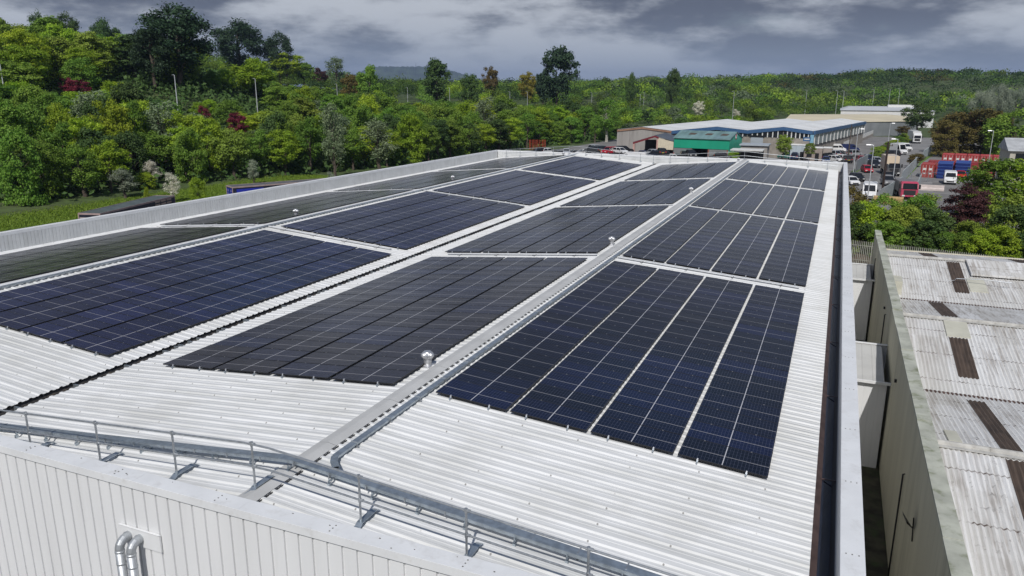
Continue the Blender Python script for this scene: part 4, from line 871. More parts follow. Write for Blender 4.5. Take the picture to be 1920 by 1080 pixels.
def lorry_cab(p, rz, col, label, trailer=0, roof=None, hh=3.3, th=3.9):
    t = thing('lorry', label, 'lorry', (p[0], p[1], 0), rz, 'lorries in the yard and on the road')
    mb = MB(); mb.prism([(-1.0, .9), (-1.0, hh), (.35, hh+.05), (.9, hh-.25), (1.12, 1.9), (1.18, .5), (-.2, .5)], -1.22, 1.22); mb.build('cab', paint(col), t, bevel=.1)
    mb = MB(); mb.add([(1.165, -1.05, 1.75), (1.165, 1.05, 1.75), (1.0, 1.0, 2.65), (1.0, -1.0, 2.65), (1.13, -1.05, 1.75), (1.13, 1.05, 1.75), (.965, 1.0, 2.65), (.965, -1.0, 2.65)], [(0, 1, 2, 3), (7, 6, 5, 4), (0, 4, 5, 1), (1, 5, 6, 2), (2, 6, 7, 3), (3, 7, 4, 0)]); mb.build('windscreen', M_glass, t)
    mb = MB(); mb.box(1.16, -.85, .85, 1.21, .85, 1.6); mb.build('grille', M_plast, t)
    for s in (-1, 1):
        mb = MB(); mb.box(1.14, s*.85-.2, .62, 1.21, s*.85+.2, .84); mb.build('headlight', M_lamp, t)
        mb = MB(); mb.box(.85, s*1.38-.14, 1.8, 1.0, s*1.38+.14, 2.5); mb.build('mirror', M_plast, t)
        wheel(.25, s*1.2, .5, t, .3); wheel(-3.0, s*1.2, .5, t, .3)
    mb = MB(); mb.box(-4.6, -.45, .7, -.9, .45, .95); mb.build('chassis', M_plast, t)
    if trailer:
        mb = MB(); mb.box(-1.2-trailer, -1.25, 1.05, -1.2, 1.25, th, .02, .02); mb.build('box_body', paint(roof or col), t, bevel=.04)
        for s in (-1, 1): wheel(-trailer+.6, s*1.2, .48, t, .3); wheel(-trailer-.5, s*1.2, .48, t, .3)
    return t
WHITE, BLK, RED, SIL, NAVY, GREY = (.72, .72, .72), (.012, .012, .014), (.42, .012, .03), (.42, .44, .47), (.015, .025, .09), (.10, .105, .11)
D = -PI/2
van(gp(1629, 372), D-.05, WHITE, 'white panel van with dark windscreen facing the hedge', 5.6, 2.5)
car('hatch', gp(1596, 346), D+.35, WHITE, 'white hatchback just past the far right roof corner')
car('hatch', gp(1606, 339), D+.35, BLK, 'black hatchback parked behind the white hatchback')
car('hatch', gp(1625, 323), D+.2, RED, 'bright red hatchback heading the row by the pale fence')
car('suv', gp(1638, 314), D+.2, (.02, .025, .035), 'dark blue black car right behind the red hatchback')
car('hatch', gp(1643, 306), D+.2, SIL, 'silver blue car third in the row behind the red hatchback')
car('suv', gp(1629, 304), D+.2, (.012, .02, .07), 'navy car beside the silver one at the end of the fence')
bt = lorry_cab(gp(1673, 330), D+.12, GREY, 'box truck with tall beige body parked at the roadside', 6.2, (.66, .54, .40), 2.3)
car('suv', gp(1664, 339), D+.12, (.015, .015, .018), 'black car parked close in front of the beige box truck')
car('suv', gp(1664, 347), D+.12, (.20, .20, .21), 'dark silver car nearest the hedge on the roadside')
car('suv', gp(1651, 296), PI+.25, BLK, 'black estate car parked left along the kerb')
car('suv', gp(1670, 294), PI+.25, (.02, .02, .025), 'black car parked behind the black estate')
van(gp(1684, 289), D+.6, WHITE, 'white box van behind the two black cars', 5.2, 2.9)
van(gp(1694, 283), D+.6, WHITE, 'smaller white van tucked behind the white box van', 5.0, 2.3)
lorry_cab(gp(1718, 269), D+.06, WHITE, 'white articulated lorry cab coming down the road', 12, (.6, .6, .6))
lorry_cab(gp(1701, 374), D+.10, (.46, .06, .11), 'pink red lorry cab standing between two palisade fences', 5, (.16, .14, .13), 2.8, 2.7)
van(gp(1780, 344), D-.08, WHITE, 'white van parked in front of the blue containers', 5.2, 2.3)
van(gp(1566, 285), PI+.05+PI, WHITE, 'white minibus with a long dark window strip', 5.6, 2.3, 2.0, True)
van(gp(1593, 284), .1, NAVY, 'dark blue van beside the white minibus', 5.0, 2.1)
for i, (px, py, st, col, lab) in enumerate(((1499, 291, 'suv', WHITE, 'white car behind the far parapet left of the silver pickup'), (1535, 294, 'pickup', SIL, 'silver pickup behind the far parapet'), (1554, 297, 'suv', BLK, 'black car behind the parapet right of the silver pickup'),
     (1580, 297, 'hatch', WHITE, 'white hatchback left of the timber pole'), (1588, 301, 'suv', BLK, 'black car nearest the timber pole'), (1560, 290, 'suv', SIL, 'pale grey car below the white minibus'), (1475, 294, 'suv', (.02, .12, .10), 'dark green car behind the small leafy tree'))):
    car(st, gp(px, py+4), D+.9+i*.6, col, lab)
more = [(1440, 288, 'hatch', (.30, .31, .32), 'grey hatchback below the white canopy'), (1453, 291, 'suv', BLK, 'black car left of the small leafy tree'), (1486, 289, 'hatch', RED, 'red hatchback right of the small leafy tree'), (1492, 296, 'suv', (.03, .05, .12), 'dark blue car low behind the parapet'), (1510, 295, 'hatch', SIL, 'silver hatchback in front of the blue skips'), (1522, 292, 'suv', (.25, .25, .26), 'mid grey car in front of the larger blue skip'), (1544, 290, 'hatch', BLK, 'black hatchback in front of the buff cabin'), (1548, 302, 'hatch', (.02, .05, .16), 'royal blue hatchback low at the parapet corner'), (1566, 300, 'hatch', WHITE, 'white hatchback beside the black car at the parapet'), (1573, 291, 'suv', GREY, 'grey car below the white minibus windows'), (1601, 290, 'suv', (.35, .36, .37), 'light grey car right of the dark blue van'), (1612, 300, 'hatch', (.30, .02, .03), 'dark red car behind the pale fence panels')]
for i, (px, py, st, col, lab) in enumerate(more): car(st, gp(px, py+3), D+.5+i*.83, col, lab)
for px, py, lab in ((1502, 283, 'dark blue skip left of the silver pickup'), (1517, 283, 'larger blue skip with dark mouth behind the silver pickup')):
    c = gp(px, py+8); t = thing('skip', lab, 'skip', (c.x, c.y, 0), .1); mb = MB(); mb.prism([(-1.3, .1), (-2.1, 2.2), (2.1, 2.2), (1.3, .1)], -1, 1); mb.build('skip_body', paint((.03, .06, .22)), t); mb = MB(); mb.box(-1.95, -.9, 2.19, 1.95, .9, 2.215); mb.build('skip_load', M_black, t)
# scrap yard
rs2 = random.Random(12)
scr = [(1010, 283, BLK, 'suv'), (1028, 282, WHITE, 'hatch'), (1045, 285, GREY, 'hatch'), (1062, 283, SIL, 'hatch'), (1078, 286, (.30, .28, .26), 'suv'), (1093, 284, WHITE, 'hatch'), (1112, 280, (.05, .055, .06), 'suv'), (1117, 274, SIL, 'suv'), (1130, 276, (.03, .04, .06), 'suv'), (1142, 282, RED, 'suv'), (1136, 288, (.5, .02, .05), 'hatch'), (1152, 284, BLK, 'hatch'), (1163, 281, WHITE, 'hatch'), (1171, 275, BLK, 'suv'), (1212, 289, NAVY, 'suv'), (1228, 289, (.012, .02, .045), 'suv'), (1240, 284, BLK, 'suv'), (1248, 290, BLK, 'pickup'), (1283, 290, (.03, .03, .03), 'pickup'), (1296, 288, BLK, 'suv'), (1222, 284, SIL, 'hatch'), (1346, 292, (.04, .04, .05), 'hatch'), (1356, 290, BLK, 'hatch')]
scl = ['black scrap car under the red racks', 'white wrecked hatchback beside the red racks', 'grey wrecked hatchback in the scrap row', 'silver wrecked hatchback in the scrap row', 'rusty grey wreck near the middle of the scrap row', 'white wrecked hatchback at the scrap row end', 'dark grey wreck under the stacked silver car', 'silver car stacked on top of the dark wreck', 'slate coloured wreck stacked beside the silver car', 'red car with a yellow plate in the scrapyard', 'crimson hatchback low in the scrapyard front', 'black wreck right of the red car', 'white wreck left of the open shed', 'black car stacked above the white wreck by the grey wall', 'navy car in front of the cream end wall', 'darker navy car in front of the cream end wall', 'black jeep beside the cream end wall', 'black pickup left of the green shed', 'dark pickup in front of the green shed door', 'black car by the green shed opening', 'silver hatchback behind the navy cars', 'dark car at the right green shed door', 'black car at the right corner of the green shed']
for (px, py, col, st), lab in zip(scr, scl):
    zz = {1117: 1.75, 1130: 1.6, 1171: 1.5}.get(px, 0); c = ay(px, py, 186+rs2.uniform(-4, 6)+(0 if zz == 0 else 3))
    car(st, c, rs2.uniform(0, 6.28), col, lab, 'cars crowded in the scrapyard', z=zz if zz else max(0, c.z-.9), nm='scrap_car')
van(ay(1188, 287, 181), PI, WHITE, 'long white van lying low behind the far parapet', 6.4, 2.3, z=.2)
car('pickup', ay(1262, 290, 184), .2, WHITE, 'white pickup cab left of the green shed doors', 'cars crowded in the scrapyard', z=.3, nm='scrap_car')
for i, (px, lab) in enumerate(((994, 'slim red steel rack left of the scrap cars, leftmost'), (1000, 'slim red steel rack left of the scrap cars, second'), (1006, 'slim red steel rack left of the scrap cars, third'), (1014, 'wider red steel rack left of the scrap cars'), (1021, 'slim red steel rack nearest the scrap cars'))):
    c = gp(px, 281); t = thing('steel_rack', lab, 'rack', (c.x, c.y, 0), 0, 'red racks in the scrapyard')
    w = .55 if i == 3 else .22; zt = ay(px, 262, c.y).z; mb = MB()
    for x in (-w, w): mb.box(x-.06, -.06, 0, x+.06, .06, zt)
    mb.build('upright', paint((.34, .055, .03)), t); mb = MB()
    for q in range(5): mb.bar((-w, 0, .4+q*zt/5.5), (w, 0, .4+(q+.8)*zt/5.5), .08)
    mb.build('bracing', paint((.34, .055, .03)), t)
# trailers on the left
def trailer(p, q, top, label, side, roofc, endc):
    p, q = Vector((p[0], p[1], 0)), Vector((q[0], q[1], 0)); d = q-p; Ln = d.length; t = thing('curtain_trailer', label, 'trailer', p, math.atan2(d.y, d.x), 'trailers parked behind the left parapet')
    mb = MB(); mb.box(0, -1.25, 1.15, Ln, 1.25, top-.08); mb.build('curtain_body', side, t)
    mb = MB(); mb.closed = True; k = 0
    while k*1.6 < Ln: mb.box(k*1.6, -1.22, top-.078, min(Ln, k*1.6+1.52), 1.22, top-.02); mb.box(k*1.6+1.5, -1.22, top-.02, min(Ln, k*1.6+1.58), 1.22, top+.012); k += 1
    mb.build('roof_skin', roofc, t)
    mb = MB()
    for y in (-1.27, 1.21): mb.box(-.04, y, top-.16, Ln+.04, y+.06, top+.02)
    for x in (-.05, Ln-.01): mb.box(x, -1.21, top-.16, x+.06, 1.21, top+.02); mb.box(x, -1.27, 1.1, x+.06, -1.15, top-.165); mb.box(x, 1.15, 1.1, x+.06, 1.27, top-.165)
    mb.build('edge_frame', endc, t)
    mb = MB(); 
    for z in (1.5, 2.1, 2.7, 3.2): mb.box(-.035, -1.1, z, -.006, -.35, z+.3); mb.box(-.035, .35, z, -.006, 1.1, z+.3)
    mb.build('rear_door', pm('grey_pink_panel', (.42, .36, .34), .7), t)
    mb = MB()
    for z in (2.9, 3.25, 3.6): 
        for k in range(3): mb.box(Ln-4.2+k*1.2, -1.275, z, Ln-3.2+k*1.2, -1.252, z+.2)
    mb.build('slat_panel', pm('buff_slat', (.40, .31, .25), .8), t)
    for x in (1.5, 2.8, 4.1, Ln-3.2):
        for s in (-1, 1): wheel(x, s*1.2, .5, t, .35)
    mb = MB(); mb.box(.3, -.5, .8, Ln-.3, .5, 1.14); mb.build('chassis', M_plast, t); return t
c0 = gp(166, 399, 3.95); c1 = gp(320, 364, 3.95); c0 = gp(167, 400, 3.95)
trailer(c0, c0+(c1-c0).normalized()*14.2, 3.95, 'dark navy curtain sided trailer with grey roof, nearer of the two', pm('navy_curtain', (.010, .012, .028), .5, var=.2), pm('grey_green_roof', (.085, .105, .105), .55, var=.25, scale=1), pm('pinkish_frame', (.34, .25, .24), .6))
c0 = gp(430, 349, 3.95); c1 = gp(575, 338.5, 3.95)
t2 = trailer(c0, c0+(c1-c0).normalized()*14.2, 3.95, 'black and blue curtain sided trailer, farther of the two', pm('blue_black_curtain', (.010, .012, .03), .5, var=.2), pm('grey_roof_skin', (.10, .10, .105), .55, var=.25, scale=1), pm('buff_frame', (.35, .27, .25), .6))
mb = MB()
for k in range(4): mb.box(-.06, -1.05+k*.55, 1.5, -.037, -.72+k*.55, 3.7)
mb.box(.5, -1.285, 2.9, 4.2, -1.255, 3.6); mb.build('blue_panel', paint((.02, .035, .36)), t2)
# ------------------------------------------------------------------ containers
def container(p, rz, col, label, L_=6.06, z=0, roofcol=None, wdt=2.44, ht=2.6):
    t = thing('shipping_container', label, 'shipping container', (p[0], p[1], z), rz, 'shipping containers in the fenced yard'); h = wdt/2; b = L_/2
    pr = []; k = 0
    while k*.28 < L_-.3:
        for a_, d_ in ((0, 0), (.1, 0), (.14, .036), (.24, .036)): pr.append((-b+.12+k*.28+a_, d_))
        k += 1
    pr = [q for q in pr if q[0] < b-.1]
    mb = MB(); mb.closed = False
    for s in (-1, 1): mb.strip(pr, lambda t_, d_: (t_, s*(h-d_), .14), lambda t_, d_: (t_, s*(h-d_), ht-.08))
    mb.strip(pr, lambda t_, d_: (t_, -h+.05, ht-d_*.6-.01), lambda t_, d_: (t_, h-.05, ht-d_*.6-.01))
    mb.build('body_panel', paint(col) if not roofcol else pm('faded_container', col, .7, var=.2, scale=.8, dirt=roofcol, dirt_amt=.7, dirt_scale=.5), t)
    mb = MB()
    for x in (-b, b-.12):
        for y in (-h, h-.12): mb.box(x, y, 0, x+.12, y+.12, ht+.01)
        for z_ in (0, ht-.1): mb.box(x, -h+.12, z_, x+.12, h-.12, z_+.11)
    for y in (-h, h-.08):
        for z_ in (0, ht-.08): mb.box(-b+.12, y, z_, b-.12, y+.08, z_+.09)
    mb.box(b-.1, -h+.12, .11, b-.05, h-.12, ht-.1); mb.build('corner_frame', paint(tuple(c*.8 for c in col)), t)
    for s in (-1, 1):
        mb = MB(); y0, y1 = sorted((s*.02, s*(h-.13))); mb.box(-b-.005, y0, .12, -b+.05, y1, ht-.11); dl = mb.build('door_leaf', paint(col), t)
        mb = MB()
        for q in (.3, .85): mb.tube([(-b-.035, s*q, .15), (-b-.035, s*q, ht-.12)], .03, 6)
        mb.box(-b-.05, s*.5-.28, 1.5, -b-.007, s*.5+.28, 1.9); mb.box(-b-.05, s*.5-.22, .7, -b-.007, s*.5+.2, .95); mb.build('lock_bar', M_frame, dl)
    return t
CRED = (.30, .045, .035); CBLU = (.012, .03, .16)
yr = PI/2-.14                                               # doors (local -x) towards the camera
base = gp(1737, 333); ax = Vector((math.cos(yr), math.sin(yr), 0)); sx = Vector((math.sin(yr), -math.cos(yr), 0))
container(base+ax*3.0, yr, (.33, .05, .04), 'red container with white door markings left of the blue containers', z=0)
def skipstack(c, n, lab0):
    for k in range(n):
        t = thing('roll_container', '%s, %s' % (lab0, ('lowest', 'second', 'third', 'fourth', 'topmost')[k]), 'container', (c.x, c.y, k*.62), yr, 'stacked blue metal containers')
        mb = MB(); mb.box(-3.0, -1.2, 0, 3.0, 1.2, .42, -.05, -.05); mb.build('bin_body', paint(CBLU), t); mb = MB()
        for y in (-1.32, 1.22): mb.box(-3.1, y, .44, 3.1, y+.1, .58)
        for x in (-3.1, 3.0): mb.box(x, -1.21, .44, x+.1, 1.21, .58)
        for x in (-1.5, 0, 1.5): mb.box(x-.06, -1.21, .45, x+.06, 1.21, .55)
        mb.build('rim_frame', paint((.05, .10, .32)), t)
skipstack(base+sx*3.0+ax*2.4, 5, 'blue container in the stack beside the red containers')
skipstack(base+sx*6.0+ax*5.5, 5, 'blue container in the stack behind the white van')
c = gp(1736, 327)+Vector((6.4, 1.6, 0))
container(c, -.14, (.30, .03, .035), 'long deep red container lying across behind the blue stacks', 12.2, roofcol=(.36, .25, .20))
container(c+Vector((.38, 2.7, 0)), -.14, (.30, .045, .04), 'long red container with faded roof behind the deep red one', 12.2, roofcol=(.40, .27, .22))
pz = gp(1768, 311)
for k in range(5):
    container(Vector((pz.x+1.2+k*2.5, pz.y+3-k*.35, 0)), yr, (.36, .05, .05), 'rear red container with faded roof, %s from the left of five' % ('first', 'second', 'third', 'fourth', 'fifth')[k], 6.06, roofcol=(.42, .20, .18))
car('hatch', gp(1800, 334), D, (.62, .02, .015), 'scarlet dumper beside the white van under the green tree')
for px, py, lab in ((1798, 324, 'white bulk bag behind the scarlet dumper'), (1808, 325, 'white bulk bag right of the first bag'), (1815, 327, 'white bulk bag half hidden by the green tree')):
    c = gp(px, py+4); t = thing('bulk_bag', lab, 'bag', (c.x, c.y, 0), .3, 'white bulk bags'); mb = MB(); mb.box(-.55, -.55, 0, .55, .55, 1.0, .05, .05); mb.build('bag_body', paint((.66, .64, .58)), t, bevel=.12)
    mb = MB(); mb.tube([(-.4, -.4, .95), (0, -.45, 1.2), (.4, -.4, .95)], .04, 5); mb.build('bag_strap', M_frame, t)
bk = thing('concrete_barrier', 'pale concrete barrier block at the yard gate', 'barrier', gp(1745, 357), -.06); mb = MB(); mb.prism([(-.4, 0), (-.4, .3), (-.18, .5), (-.14, .95), (.14, .95), (.18, .5), (.4, .3), (.4, 0)], -2.0, 2.0); o = mb.build('barrier_block', pm('pale_concrete', (.55, .48, .45), .85, var=.12), bk); o.rotation_euler.z = PI/2
tb = thing('timber_stack', 'stack of yellow timber boards left of the red lorry cab', 'timber', gp(1664, 382), -.1); mb = MB()
for z in range(5):
    for k in range(5): mb.box(-2+.06*(k % 2), -.9+k*.36, .1+z*.2, 2.1, -.58+k*.36, .26+z*.2)
mb.build('board', pm('yellow_timber', (.52, .35, .16), .8, var=.15, scale=3), tb); mb = MB(); mb.box(-1.5, -.9, 0, -1.3, .9, .098); mb.box(1.2, -.9, 0, 1.4, .9, .098); mb.build('bearer', M_bark, tb)
# ================================================================== trees
LM = {k: leaf_mat('leaf_'+k, a, b, tr) for k, a, b, tr in (
 ('bright', (0.209, 0.333, 0.019), (0.448, 0.557, 0.055), .45), ('mid', (0.111, 0.224, 0.024), (0.248, 0.363, 0.061), .4), ('olive', (0.162, 0.232, 0.028), (0.310, 0.403, 0.065), .3),
 ('dark', (0.046, 0.093, 0.023), (0.104, 0.162, 0.046), .25), ('pine', (0.022, 0.051, 0.023), (0.059, 0.101, 0.050), .12), ('grey', (0.131, 0.186, 0.093), (0.263, 0.317, 0.179), .3),
 ('maroon', (0.109, 0.016, 0.028), (0.278, 0.043, 0.065), .25), ('plum', (0.050, 0.019, 0.023), (0.123, 0.052, 0.050), .2), ('copper', (0.093, 0.080, 0.023), (0.209, 0.162, 0.050), .25),
 ('silver', (0.232, 0.270, 0.193), (0.418, 0.464, 0.349), .4), ('blossom', (0.587, 0.573, 0.464), (0.959, 0.928, 0.805), .4), ('gold', (0.232, 0.193, 0.031), (0.403, 0.310, 0.061), .4), ('bare', (0.186, 0.154, 0.109), (0.310, 0.278, 0.186), .2))}
LMC = {'bright': ((0.184, 0.295, 0.016), (0.397, 0.493, 0.049)), 'mid': ((0.099, 0.198, 0.022), (0.219, 0.321, 0.055)), 'olive': ((0.144, 0.205, 0.024), (0.274, 0.356, 0.058)), 'dark': ((0.041, 0.082, 0.021), (0.093, 0.144, 0.041)), 'grey': ((0.116, 0.165, 0.082), (0.233, 0.281, 0.158)), 'copper': ((0.082, 0.071, 0.021), (0.184, 0.144, 0.044))}
def quads(C_, Nn, S, asp=.75):
    n = len(C_); ref = RNG.normal(size=(n, 3)); u = np.cross(Nn, ref); u /= np.linalg.norm(u, axis=1)[:, None]+1e-9; v = np.cross(Nn, u)
    u *= S[:, None]*.5; v *= S[:, None]*.5*asp
    V = np.empty((n, 4, 3)); bend = Nn*S[:, None]*.12
    V[:, 0] = C_-u; V[:, 1] = C_-v*1.0+bend; V[:, 2] = C_+u; V[:, 3] = C_+v+bend
    return V.reshape(-1, 3)
def quad_mesh(name, V, mats, midx=None):
    n = len(V)//4; me = bpy.data.meshes.new(name); me.vertices.add(n*4); me.vertices.foreach_set('co', V.astype(np.float32).ravel())
    me.loops.add(n*4); me.loops.foreach_set('vertex_index', np.arange(n*4, dtype=np.int32)); me.polygons.add(n)
    me.polygons.foreach_set('loop_start', np.arange(0, n*4, 4, dtype=np.int32))
    for m in mats: me.materials.append(m)
    if midx is not None: me.polygons.foreach_set('material_index', midx.astype(np.int32))
    me.update(calc_edges=True); return me
def unit(n):
    d = RNG.normal(size=(n, 3)); return d/np.linalg.norm(d, axis=1)[:, None]
def crown(kind_, n=3600):
    """leaf clusters of a 10 m tall tree; returns vertices of quads and clump centres"""
    if kind_ == 'round': nb, ax, cz, br, fl, ls = 80, (3.5, 3.5, 3.7), 6.0, (.45, 1.15), .7, .40
    elif kind_ == 'tall': nb, ax, cz, br, fl, ls = 80, (2.4, 2.4, 4.4), 5.6, (.35, .95), .8, .38
    elif kind_ == 'loose': nb, ax, cz, br, fl, ls = 40, (2.5, 2.5, 4.0), 5.8, (.45, .95), .8, .34
    elif kind_ == 'pine': nb, ax, cz, br, fl, ls = 58, (3.6, 3.6, 4.2), 5.7, (.5, 1.0), .95, .40
    elif kind_ == 'shrub': nb, ax, cz, br, fl, ls = 90, (4.2, 4.2, 5.0), 4.2, (.5, 1.35), .8, .46
    elif kind_ == 'cone': nb, ax, cz, br, fl, ls = 60, (3.4, 3.4, 4.6), 5.3, (.6, 1.1), .6, .42
    elif kind_ == 'willow': nb, ax, cz, br, fl, ls = 40, (4.2, 4.2, 3.6), 6.0, (.8, 1.4), 1.0, .40
    elif kind_ == 'tiered': nb, ax, cz, br, fl, ls = 64, (3.3, 3.3, 4.0), 5.8, (.7, 1.4), .38, .40
    ax = np.array(ax); d = unit(nb); rad = RNG.uniform(.35, 1, nb)**.45
    cb = d*rad[:, None]*(ax-np.array([.7, .7, .6]))
    if kind_ == 'shrub':
        q = RNG.uniform(-1, 1, nb); th = RNG.uniform(0, 2*PI, nb); rr_h = np.where(q > 0, np.sqrt(np.maximum(0, 1-q*q)), .82+.18*(1+q))*RNG.uniform(.45, 1, nb)**.5*3.5; cb = np.stack([np.cos(th)*rr_h, np.sin(th)*rr_h, q*4.0+.2], 1)
    if kind_ == 'cone': t = (cb[:, 2]+4.6)/9.2; cb[:, :2] *= (1.25-1.05*t)[:, None]
    if kind_ in ('round', 'tall', 'tiered', 'loose'): cb += unit(nb)*.5; cb[:, :2] *= (1+.18*np.sin(np.arctan2(cb[:, 1], cb[:, 0])*3+RNG.uniform(0, 6)))[:, None]
    cb[:, 2] += cz; r = RNG.uniform(br[0], br[1], nb)
    w = r**2/np.sum(r**2); k = RNG.choice(nb, n, p=w)
    dd = unit(n); dd[:, 2] = np.where(RNG.random(n) < .7, np.abs(dd[:, 2]), dd[:, 2])
    P = cb[k]+dd*(r[k]*RNG.uniform(.30, 1.1, n))[:, None]*np.array([1, 1, fl])
    P += RNG.normal(size=(n, 3))*.07
    Nn = dd*.75+RNG.normal(size=(n, 3))*.40+np.array([0, 0, .18])
    if kind_ == 'pine': Nn = RNG.normal(size=(n, 3))*.6+dd*.4; P += dd*np.minimum(RNG.exponential(.16, n), .5)[:, None]*np.array([1, 1, 1.2])
    if kind_ == 'willow': P[:, 2] -= RNG.exponential(.5, n); Nn[:, 2] *= .3
    if kind_ == 'loose': P += RNG.normal(size=(n, 3))*.2
    Nn /= np.linalg.norm(Nn, axis=1)[:, None]
    S = ls*.68*RNG.uniform(.5, 1.5, n); asp = .75
    if kind_ == 'pine': asp = .4; S *= 1.25
    if kind_ == 'willow': asp = .5
    P[:, 2] *= 10/np.quantile(P[:, 2], .995); P[:, 2] = np.maximum(P[:, 2], .15)
    return quads(P, Nn, S, asp), cb, r
def trunk_mb(cb, kind_, rs):
    mb = MB(); h = 8.4 if kind_ in ('pine', 'tall', 'loose', 'cone') else 5.8; r0 = .26 if kind_ != 'shrub' else .12
    pts = [(rs.gauss(0, .04)*i, rs.gauss(0, .04)*i, -.4+(h+.4)*i/6) for i in range(7)]; mb.tube(pts, [r0*(1.15-.14*i) for i in range(7)], 8)
    sel = rs.sample(range(len(cb)), 9 if kind_ != 'shrub' else 12)
    for i in sel:
        c = cb[i]; z0 = max(.4, min(h-.6, c[2]-rs.uniform(1.2, 2.6))); p0 = Vector((pts[3][0], pts[3][1], z0)); p1 = Vector(c)
        mid = p0.lerp(p1, .5)+Vector((rs.gauss(0, .15), rs.gauss(0, .15), .25)); mb.tube([p0, mid, p1], [r0*.42, r0*.28, r0*.08], 6)
    return mb
PROTO = {}
for kd, cnt in (('round', 3), ('tall', 2), ('loose', 2), ('pine', 2), ('shrub', 3), ('cone', 1), ('willow', 1), ('tiered', 2)):
    for j in range(cnt):
        V, cb, r = crown(kd, 9500 if kd in ('pine', 'cone', 'shrub', 'tiered') else (4600 if kd == 'loose' else 9000))
        cm = quad_mesh('crown', V, [LM['mid']]); tb_ = trunk_mb(cb, kd, random.Random(40+j)); to = tb_.build('trunk', M_bark); tm = to.data; bpy.data.objects.remove(to)
        PROTO.setdefault(kd, []).append((cm, tm))
def tree(kd, lm, x, y, z, h, w, label, group=None, bark=None, rs=random, nm='tree', cat='tree'):
    """w: crown width in metres"""
    cm, tm = rs.choice(PROTO[kd]); t = thing(nm, label, cat, (x, y, z), rs.uniform(0, 6.28), group)
    base_w = {'round': 7.6, 'tall': 5.4, 'loose': 5.6, 'pine': 7.8, 'shrub': 9.0, 'cone': 7.4, 'willow': 9, 'tiered': 7.8}[kd]
    t.scale = (w/base_w, w/base_w, h/10)
    for nm_, me, m in (('trunk', tm, bark or M_bark), ('crown', cm, LM[lm])):
        o = bpy.data.objects.new(nm_, me); COL.objects.link(o); o.parent = t; o.material_slots[0].link = 'OBJECT'; o.material_slots[0].material = m
    return t
HZ = 171.0
def azd(px):
    d = fwd + CR*((px-960)/CF) + CU*((540-HZ)/CF); return Vector((d.x, d.y, 0)).normalized()
def project(p):
    v = Vector(p)-Vector((0, 0, CZ)); f = v.dot(fwd); return 960+CF*v.dot(CR)/f, 540-CF*v.dot(CU)/f, f
def topz(px, py, x, y):
    d = fwd + CR*((px-960)/CF) + CU*((540-py)/CF); return CZ + d.z*math.hypot(x, y)/math.hypot(d.x, d.y)
WIN = []                                                  # what must stay visible: px0, px1, distance, lowest visible row
def dist_for(px, ytop, ht, d0=106, d1=430):
    q = azd(px); d = d0
    while d < d1 and topz(px, ytop, q.x*d, q.y*d)-gh(q.x*d, q.y*d) > ht: d += 1.0
    return d
def hero(px, ytop, d, wpx, kd, lm, label, ybot=None, group=None, bark=None, at_=None, seed=0, nm='tree', cat='tree', hmax=None):
    if at_ is None:
        if hmax: d = dist_for(px, ytop, hmax)
        q = azd(px)*d; x, y = q.x, q.y; z = gh(x, y)
    else: x, y = at_[0], at_[1]; z = max(0, gh(x, y)) if wood_s(x, y) > 0 else 0; d = math.hypot(x, y)
    f = project((x, y, CZ))[2]; h = topz(px, ytop, x, y)-z
    t = tree(kd, lm, x, y, z-.05, h, wpx*f/CF, label, group, bark, random.Random(seed+int(px)), nm, cat)
    if ybot: WIN.append((px-wpx*.42, px+wpx*.42, d, ybot))
    return t
H = hero
H(340, 13, 172, 165, 'pine', 'pine', 'huge broad dark evergreen standing tallest on the left skyline', 185, hmax=20)
H(292, 52, 178, 90, 'pine', 'pine', 'dark evergreen pressed against the left side of the huge one', 150, hmax=15)
H(456, 40, 185, 116, 'pine', 'pine', 'broad dark evergreen right of the huge one', 128, hmax=15)
H(527, 62, 200, 64, 'pine', 'pine', 'small dark evergreen at the right end of the skyline trees', 108, hmax=11)
H(90, 26, 215, 44, 'pine', 'dark', 'small dark conifer poking above the far left ridge', None, hmax=11)
H(142, 27, 210, 56, 'pine', 'dark', 'dark bushy conifer on the left ridge skyline', None, hmax=11)
H(208, 38, 205, 66, 'pine', 'dark', 'dark conifer on the skyline left of the huge evergreen', 60, hmax=11)
H(818, 112, 330, 60, 'tall', 'dark', 'tall dense oval green tree against the blue hill', 150)
H(1044, 90, 332, 84, 'round', 'pine', 'tall broad dark tree standing alone on the middle skyline', 168)
H(1018, 130, 328, 40, 'round', 'pine', 'short dark side tree beside the lone skyline tree', 165, hmax=12)
H(920, 126, 320, 36, 'round', 'copper', 'brownish tree top left of the lone skyline tree', 160, hmax=12)
H(690, 124, 300, 62, 'round', 'mid', 'round fresh green tree on the skyline left of the blue hill', 160)
H(632, 108, 300, 46, 'loose', 'grey', 'thin pale barely leafed tree on the skyline', 150, hmax=13)
H(602, 128, 285, 34, 'round', 'plum', 'small purple leaved tree near the pale skyline tree', 150, hmax=8)
H(655, 140, 280, 40, 'round', 'copper', 'brown green tree under the pale skyline tree', 170)
H(990, 136, 322, 40, 'round', 'gold', 'golden leaved tree left of the lone skyline tree', 165, hmax=13)
H(880, 140, 325, 44, 'round', 'dark', 'dark round tree between the oval tree and the brownish conifer', 165)
H(1183, 138, 390, 24, 'round', 'dark', 'small dark rounded tree on the middle skyline', 146, hmax=10)
H(1261, 130, 400, 32, 'round', 'dark', 'small dark evergreen on the middle skyline', 144, hmax=8.5)
H(572, 118, 240, 40, 'round', 'mid', 'green tree stepping down right of the skyline evergreens', 160, hmax=13)
H(540, 100, 215, 80, 'round', 'bright', 'bright green tree in front of the small skyline evergreen', 150, hmax=13)
H(478, 110, 190, 90, 'round', 'bright', 'bright green tree below the broad dark evergreen', 150, hmax=12)
